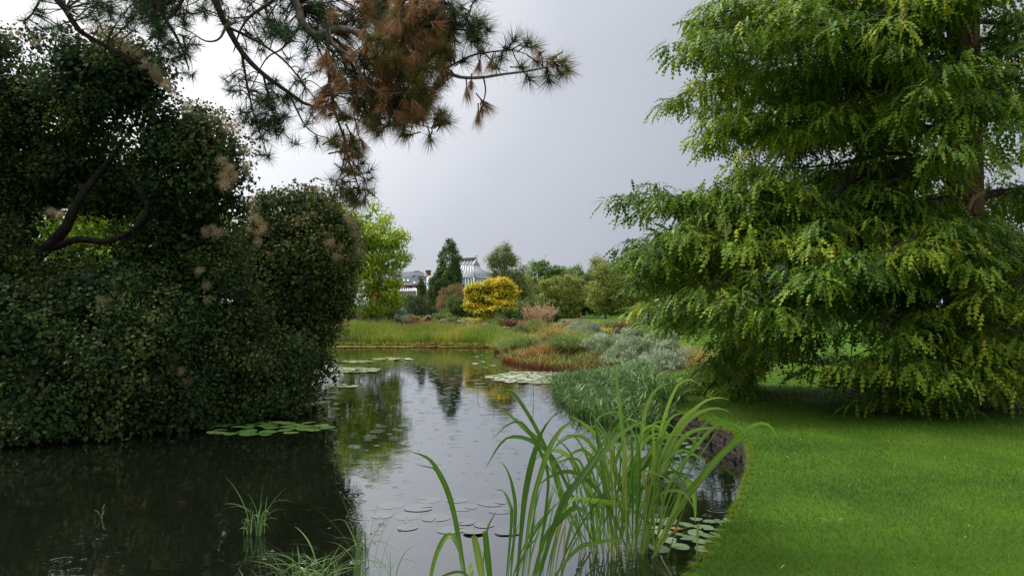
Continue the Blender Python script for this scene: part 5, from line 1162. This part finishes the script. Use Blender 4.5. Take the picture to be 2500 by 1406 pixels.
# ------------------------------------------------------------------ buildings
def glasshouse():
    d = 80.0; s = d / F
    c0 = P(1158, 676, d); U = np.array([-.88, .47, 0]); W = np.array([.56, .83, 0])       # along the ridge, along the end
    z0 = float(gz(c0[0], c0[1])); ze = c0[2]; zg = HC + (HOR - 648) * s; zr = HC + (HOR - 630) * s
    Lg, We = 3.2, 3.6
    t = thing('glasshouse', (c0[0], c0[1], z0), 'white framed glasshouse with hipped gablet roof behind the conifer', 'glasshouse')
    def pt(u, w, z): return np.array([c0[0], c0[1], 0]) + U * u + W * w + np.array([0, 0, z])
    gx = 1.05     # inset of gablet from the end along ridge
    gw0, gw1 = We * .5 - .62, We * .5 + .62
    def post(a, b, w, name='frame'): q = MB(); q.bar(a, b, w); q.build(name, M['white'], t)
    def pane(a, b, c, e): q = MB(); q.quad(a, b, c, e); q.build('pane', M['pane'], t)
    # walls
    for a, b, n in (((0, 0), (Lg, 0), 9), ((0, 0), (0, We), 7), ((Lg, 0), (Lg, We), 5), ((0, We), (Lg, We), 7)):
        A = np.array(a); Bq = np.array(b)
        for k in range(n + 1):
            q = A + (Bq - A) * k / n; post(pt(*q, z0), pt(*q, ze), .20 if k in (0, n) else .075)
            if k < n:
                q2 = A + (Bq - A) * (k + 1) / n; pane(pt(*q, z0 + .6), pt(*q2, z0 + .6), pt(*q2, ze - .1), pt(*q, ze - .1))
        w = MB(); w.bar(pt(*A, z0 + .3), pt(*Bq, z0 + .3), .16, .6); w.build('plinth', M['chimney'], t)
        post(pt(*A, ze), pt(*Bq, ze), .16); post(pt(*A, ze - .9), pt(*Bq, ze - .9), .07)
    # lower roof: front slope, back slope, hip end
    def slope(a0, a1, b0, b1, n):
        for k in range(n + 1):
            f = k / n; a = a0 + (a1 - a0) * f; b = b0 + (b1 - b0) * f; post(a, b, .17 if k in (0,) else .085, 'rafter')
            if k < n:
                g = (k + 1) / n; pane(a, a0 + (a1 - a0) * g, b0 + (b1 - b0) * g, b)
    e0, e1, e2, e3 = pt(-.1, -.1, ze + .08), pt(Lg, -.1, ze + .08), pt(-.1, We + .1, ze + .08), pt(Lg, We + .1, ze + .08)
    g0, g1 = pt(gx, gw0, zg), pt(gx, gw1, zg)
    slope(e0, e1, g0, pt(Lg, gw0, zg), 8); slope(e2, e3, g1, pt(Lg, gw1, zg), 8); slope(e0, e2, g0, g1, 10)
    post(g0, pt(Lg, gw0, zg), .12); post(g0, g1, .1)
    r0, r1 = pt(gx, We / 2, zr), pt(Lg, We / 2, zr)
    slope(g0, pt(Lg, gw0, zg), r0, r1, 5); slope(g1, pt(Lg, gw1, zg), r0, r1, 5)
    pane(g0, g1, r0, r0 + [0, 0, .001])
    q = MB(); q.bar(r0 + [0, 0, .1], r1 + [0, 0, .1], .5, .16); q.build('ridge_cap', M['wood'], t)
    q = MB(); q.bar(r0, r0 + [0, 0, .62], .07); q.bar(r0 + U * .25 + [0, 0, .4], r0 - U * .25 + [0, 0, .4], .09); q.bar(r0 + W * .25 + [0, 0, .4], r0 - W * .25 + [0, 0, .4], .09); q.build('finial', M['white'], t)
    q = MB(); q.bar(r0 + U * 1.1, r0 + U * 1.1 + [0, 0, .6], .035); q.build('finial', M['white'], t)
    # low wing, left of the conifer
    d2 = 88.0; c = P(1045, 677, d2); z2 = c[2]; zt = HC + (HOR - 667) * d2 / F
    t2 = thing('glasshouse', (c[0], c[1], z0), 'small white glazed pavilion with low hipped roof left of the conifer', 'glasshouse')
    Lw, Dw = 2.6, 2.2
    def p2(u, w, z): return np.array([c[0] + u, c[1] + w, z])
    cor = [(0, 0), (Lw, 0), (Lw, Dw), (0, Dw)]
    for a, b in zip(cor, cor[1:] + cor[:1]):
        for k in range(5):
            f = k / 5; q = (a[0] + (b[0] - a[0]) * f, a[1] + (b[1] - a[1]) * f); q2 = (a[0] + (b[0] - a[0]) * (f + .2), a[1] + (b[1] - a[1]) * (f + .2))
            w = MB(); w.bar(p2(*q, z0), p2(*q, z2), .3 if k == 0 else .09); w.build('frame', M['white'], t2)
            w = MB(); w.quad(p2(*q, z0), p2(*q2, z0), p2(*q2, z2 - .05), p2(*q, z2 - .05)); w.build('pane', M['pane'], t2)
            tp = p2(Lw / 2, Dw / 2, zt); w = MB(); w.bar(p2(*q, z2 + .05), tp, .12 if k == 0 else .07); w.build('rafter', M['white'], t2)
            w = MB(); w.add([p2(*q, z2 + .04), p2(*q2, z2 + .04), tp - [0, 0, .02]], [[0, 1, 2]]); w.build('pane', M['pane'], t2)
        w = MB(); w.bar(p2(*a, z2), p2(*b, z2), .16); w.build('frame', M['white'], t2)
glasshouse()
def slate_building():
    d = 118.0; s = d / F
    def q(px, py, dy=0): return P(px, py, d) + np.array([0, dy, 0])
    b = q(1000, 700); z0 = float(gz(b[0], d))
    t = thing('slate_roofed_building', (b[0], d, z0), 'brick building with long slate roof and skylights behind the yellow green tree', 'building')
    x0, x1 = q(900, 0)[0], q(1046, 0)[0]; ze = q(0, 696)[2]; zm = q(0, 673)[2]; zt = q(0, 661)[2]
    w = MB(); w.box(((x0 + x1) / 2, d + 4, (z0 + ze) / 2), (x1 - x0, 8, ze - z0)); w.build('wall', M['brick'], t)
    dy1, dy2, dy3 = -.3, 2.2, 3.2
    w = MB()
    w.add([[x0 - .3, d + dy1, ze], [x1 + .2, d + dy1, ze], [x1 - .6, d + dy2, zm], [x0 + .2, d + dy2, zm], [x0 - .3, d + 8.3, ze], [x1 + .2, d + 8.3, ze], [x1 - .6, d + 5.8, zm], [x0 + .2, d + 5.8, zm]],
          [[0, 1, 2, 3], [1, 5, 6, 2], [4, 7, 6, 5], [0, 3, 7, 4]])
    xr = q(1031, 0)[0]
    w.add([[x0 + .2, d + dy2, zm + .02], [xr + .3, d + dy2, zm + .02], [xr - .5, d + dy3, zt], [x0 + 1, d + dy3, zt], [x0 + 1, d + 5, zt], [xr - .5, d + 5, zt], [x0 + .2, d + 5.7, zm + .02], [xr + .3, d + 5.7, zm + .02]],
          [[0, 1, 2, 3], [3, 2, 5, 4], [1, 7, 5, 2], [4, 5, 7, 6], [0, 3, 4, 6]])
    w.build('roof', M['slate'], t)
    w = MB(); w.bar([x0 - .3, d + dy1 - .02, ze - .05], [x1 + .2, d + dy1 - .02, ze - .05], .14); w.build('gutter', M['slate'], t)
    def onroof(px, py):
        f = (HC + (HOR - py) * s - ze) / (zm - ze); return np.array([q(px, 0)[0], d + dy1 + (dy2 - dy1) * f, ze + (zm - ze) * f])
    nrm = unit(np.array([0, -(zm - ze), dy2 - dy1]))
    for px, py in ((963, 684), (983, 685), (993, 685), (1010, 691), (1033, 689), (1022, 690)):
        o = nrm * .06; a, b_, c, e = [onroof(px + dx, py + dyy) + o for dx, dyy in ((-2.5, -3.2), (2.5, -3.2), (4.6, 2.8), (-.4, 2.8))]
        w = MB()
        for m_, n_ in ((a, b_), (b_, c), (c, e), (e, a)): w.bar(m_, n_, .09)
        f_ = w.build('skylight', M['slate'], t)
        w = MB(); w.quad(a + o * .3, b_ + o * .3, c + o * .3, e + o * .3); g = w.build('pane', M['white'], None); g.parent = f_
    for px0, px1, py0, py1 in ((958, 963, 664, 671), (966, 972, 665, 670), (1002, 1007, 668, 672), (1019, 1023, 669, 673), (1026, 1030, 670, 673)):
        x, xx = q(px0, 0)[0], q(px1, 0)[0]; za, zb = HC + (HOR - py1) * s, HC + (HOR - py0) * s
        w = MB(); w.box(((x + xx) / 2, d + dy2 + .35, (za + zb) / 2), (xx - x, .9, zb - za)); f_ = w.build('dormer', M['white'], t)
        w = MB()
        for k in range(2): w.box((x + (xx - x) * (.28 + .44 * k), d + dy2 - .11, (za + zb) / 2), ((xx - x) * .28, .03, (zb - za) * .7))
        g = w.build('window', M['darkglass'], None); g.parent = f_
    def blk(px0, px1, py0, py1, name, m, dep=.9, yo=3.0):
        x, xx = q(px0, 0)[0], q(px1, 0)[0]; za, zb = HC + (HOR - py1) * s, HC + (HOR - py0) * s
        w = MB(); w.box(((x + xx) / 2, d + yo, (za + zb) / 2), (xx - x, dep, zb - za)); return w.build(name, M[m], t)
    blk(1004, 1016, 658.5, 662, 'roof_vent', 'slate', 1.2, 4)
    c = blk(1034.5, 1046, 660, 690, 'chimney', 'chimney', 1.2, 3.2)
    blk(1034, 1046.5, 657.5, 660, 'chimney_cap', 'chimney', 1.4, 3.2)
    for px in (1034, 1038.5): blk(px - 1, px + 1, 669, 676, 'chimney_window', 'white', .4, 1.9)
    for px in (992, 1002, 960, 1020): blk(px - 3, px + 3, 697.5, 702.5, 'window', 'darkglass', .1, -.04)
    # lean-to with pale glazing in front
    zz0 = HC + (HOR - 712) * s; zz1 = HC + (HOR - 704.5) * s; xa, xb = q(940, 0)[0], q(1020, 0)[0]
    w = MB(); w.add([[xa, d - 3.2, zz0], [xb, d - 3.2, zz0], [xb - .5, d - .5, zz1], [xa, d - .5, zz1], [xa, d - 3.2, z0], [xb, d - 3.2, z0]], [[0, 1, 2, 3], [4, 5, 1, 0]]); w.build('lean_to_roof', M['greyglass'], t)
    for k in range(15):
        f = k / 14; w = MB(); w.bar([xa + (xb - xa) * f, d - 3.24, zz0 + .05], [xa + (xb - .5 - xa) * f, d - .55, zz1 + .05], .09); w.build('rafter', M['white'], t)
    w = MB(); w.bar([xa, d - 3.3, zz0], [xb + .1, d - 3.3, zz0], .16); w.build('gutter', M['white'], t)
    w = MB(); w.tube(spline([[xb - .6, d - .6, zz1], [xb - .1, d - 1.6, zz1 - .1], [xb + .2, d - 3.3, zz0 - .1], [xb + .2, d - 3.3, z0]], 14), .09, 6); w.build('downpipe', M['white'], t)
slate_building()
def trellis():
    p = P(1041, 740, 57); z = float(gz(p[0], p[1])); t = thing('wooden_trellis', (p[0], p[1], z), 'small slatted wooden screen between the two slim conifers', 'trellis')
    for k in range(5):
        w = MB(); w.box((p[0], p[1], z + .45 + k * .16), (.85, .04, .07)); w.build('slat', M['wood'], t)
    for sx in (-.4, .4):
        w = MB(); w.box((p[0] + sx, p[1] + .045, z + .6), (.07, .05, 1.2)); w.build('post', M['wood'], t)
trellis()
def person():
    p = P(1388, 770, 98); z = float(gz(p[0], p[1])); x, y = p[0], p[1]
    t = thing('person', (x, y, z), 'tiny distant person in pale clothes walking on the far lawn', 'person')
    def skin(name, verts, edges, rad, m):
        me = bpy.data.meshes.new(name); me.from_pydata(verts, edges, []); me.materials.append(m)
        o = bpy.data.objects.new(name, me); COL.link(o)
        sk_ = o.modifiers.new('skin', 'SKIN')
        for v, r in zip(me.skin_vertices[0].data, rad): v.radius = (r, r)
        me.skin_vertices[0].data[0].use_root = True
        o.modifiers.new('sub', 'SUBSURF').levels = 1
        o.location = (x, y, z); attach(o, t); return o
    V = [(0, 0, .88), (0, 0, 1.15), (0, 0, 1.36), (0, 0, 1.46), (0, 0, 1.56), (0, 0, 1.68), (-.18, 0, 1.36), (-.23, .03, 1.1), (-.2, -.08, .86), (.18, 0, 1.36), (.23, -.03, 1.1), (.2, .1, .86),
         (-.09, 0, .84), (-.1, -.12, .46), (-.1, -.08, .06), (-.1, -.2, .04), (.09, 0, .84), (.1, .1, .46), (.1, .24, .08), (.1, .14, .04)]
    E = [(0, 1), (1, 2), (2, 3), (3, 4), (4, 5), (2, 6), (6, 7), (7, 8), (2, 9), (9, 10), (10, 11), (0, 12), (12, 13), (13, 14), (14, 15), (0, 16), (16, 17), (17, 18), (18, 19)]
    skin('body', V, E, [.13, .13, .14, .06, .09, .07, .06, .045, .035, .06, .045, .035, .09, .065, .045, .04, .09, .065, .045, .04], plain('skin tone', (.50, .33, .25), .6, .3, .05))
    skin('shirt', [V[i] for i in (0, 1, 2, 6, 7, 9, 10)], [(0, 1), (1, 2), (2, 3), (3, 4), (2, 5), (5, 6)], [.15, .15, .16, .08, .06, .08, .06], M['white'])
    skin('trousers', [V[i] for i in (0, 12, 13, 14, 16, 17, 18)], [(0, 1), (1, 2), (2, 3), (0, 4), (4, 5), (5, 6)], [.14, .11, .085, .07, .11, .085, .07], plain('grey trousers', (.25, .25, .26), .8, .2, .1))
person()
# daisies and straws on the lawn
def daisies():
    rng = np.random.default_rng(12); mb = MB()
    th = np.linspace(0, 6.28, 9)[:-1]; V = np.vstack([[0, 0, .003], np.stack([.014 * np.cos(th), .014 * np.sin(th), 0 * th], 1)])
    mb.add(V, [[0, 1 + i, 1 + (i + 1) % 8] for i in range(8)]); mb.tube([[0, 0, -.04], [0, 0, 0]], .0015, 4, mat=1)
    me = mb.mesh('daisy', [M['white'], M['blade']])
    for k, (px, py) in enumerate(((2018, 992), (2034, 1001), (2041, 1005), (2052, 1003), (2098, 1008), (2082, 1013), (2330, 1015), (2325, 1013))):
        d = wd(py, .27); p = P(px, py, d)
        o = put('daisy', me, None, (p[0], p[1], .315), (rng.uniform(-.3, .1), rng.uniform(-.2, .2), 0), 1.2)
        tag(o, 'tiny white daisy in the shaded lawn before the redwood', 'daisy', 'daisies on the lawn')
    st = MB(); n = 70
    p = np.stack([rng.uniform(1.5, 9, n), rng.uniform(4.6, 12, n)], 1); p = p[~inside(p)]; n = len(p)
    q = np.column_stack([p, np.full(n, .30)]); a = rng.uniform(0, 6.28, n); dv = np.stack([np.cos(a), np.sin(a), rng.uniform(-.1, .15, n)], 1)
    L = rng.uniform(.03, .12, n); t = np.linspace(0, 1, 4)[None, :, None]
    C = q[:, None] + dv[:, None] * L[:, None, None] * t + np.array([0, 0, .012]) * np.sin(t * 3.1)
    ribbons(st, C, np.cross(dv, [0, 0, 1]), np.full(n, .004), .5, prof=np.array([.7, 1, 1, .3]))
    tag(st.build('fallen_straws', plain('dry straw', (.52, .45, .24), .8, .2, .2)), 'scattered dry straws lying on the lawn', 'straw', kind='stuff')
daisies()
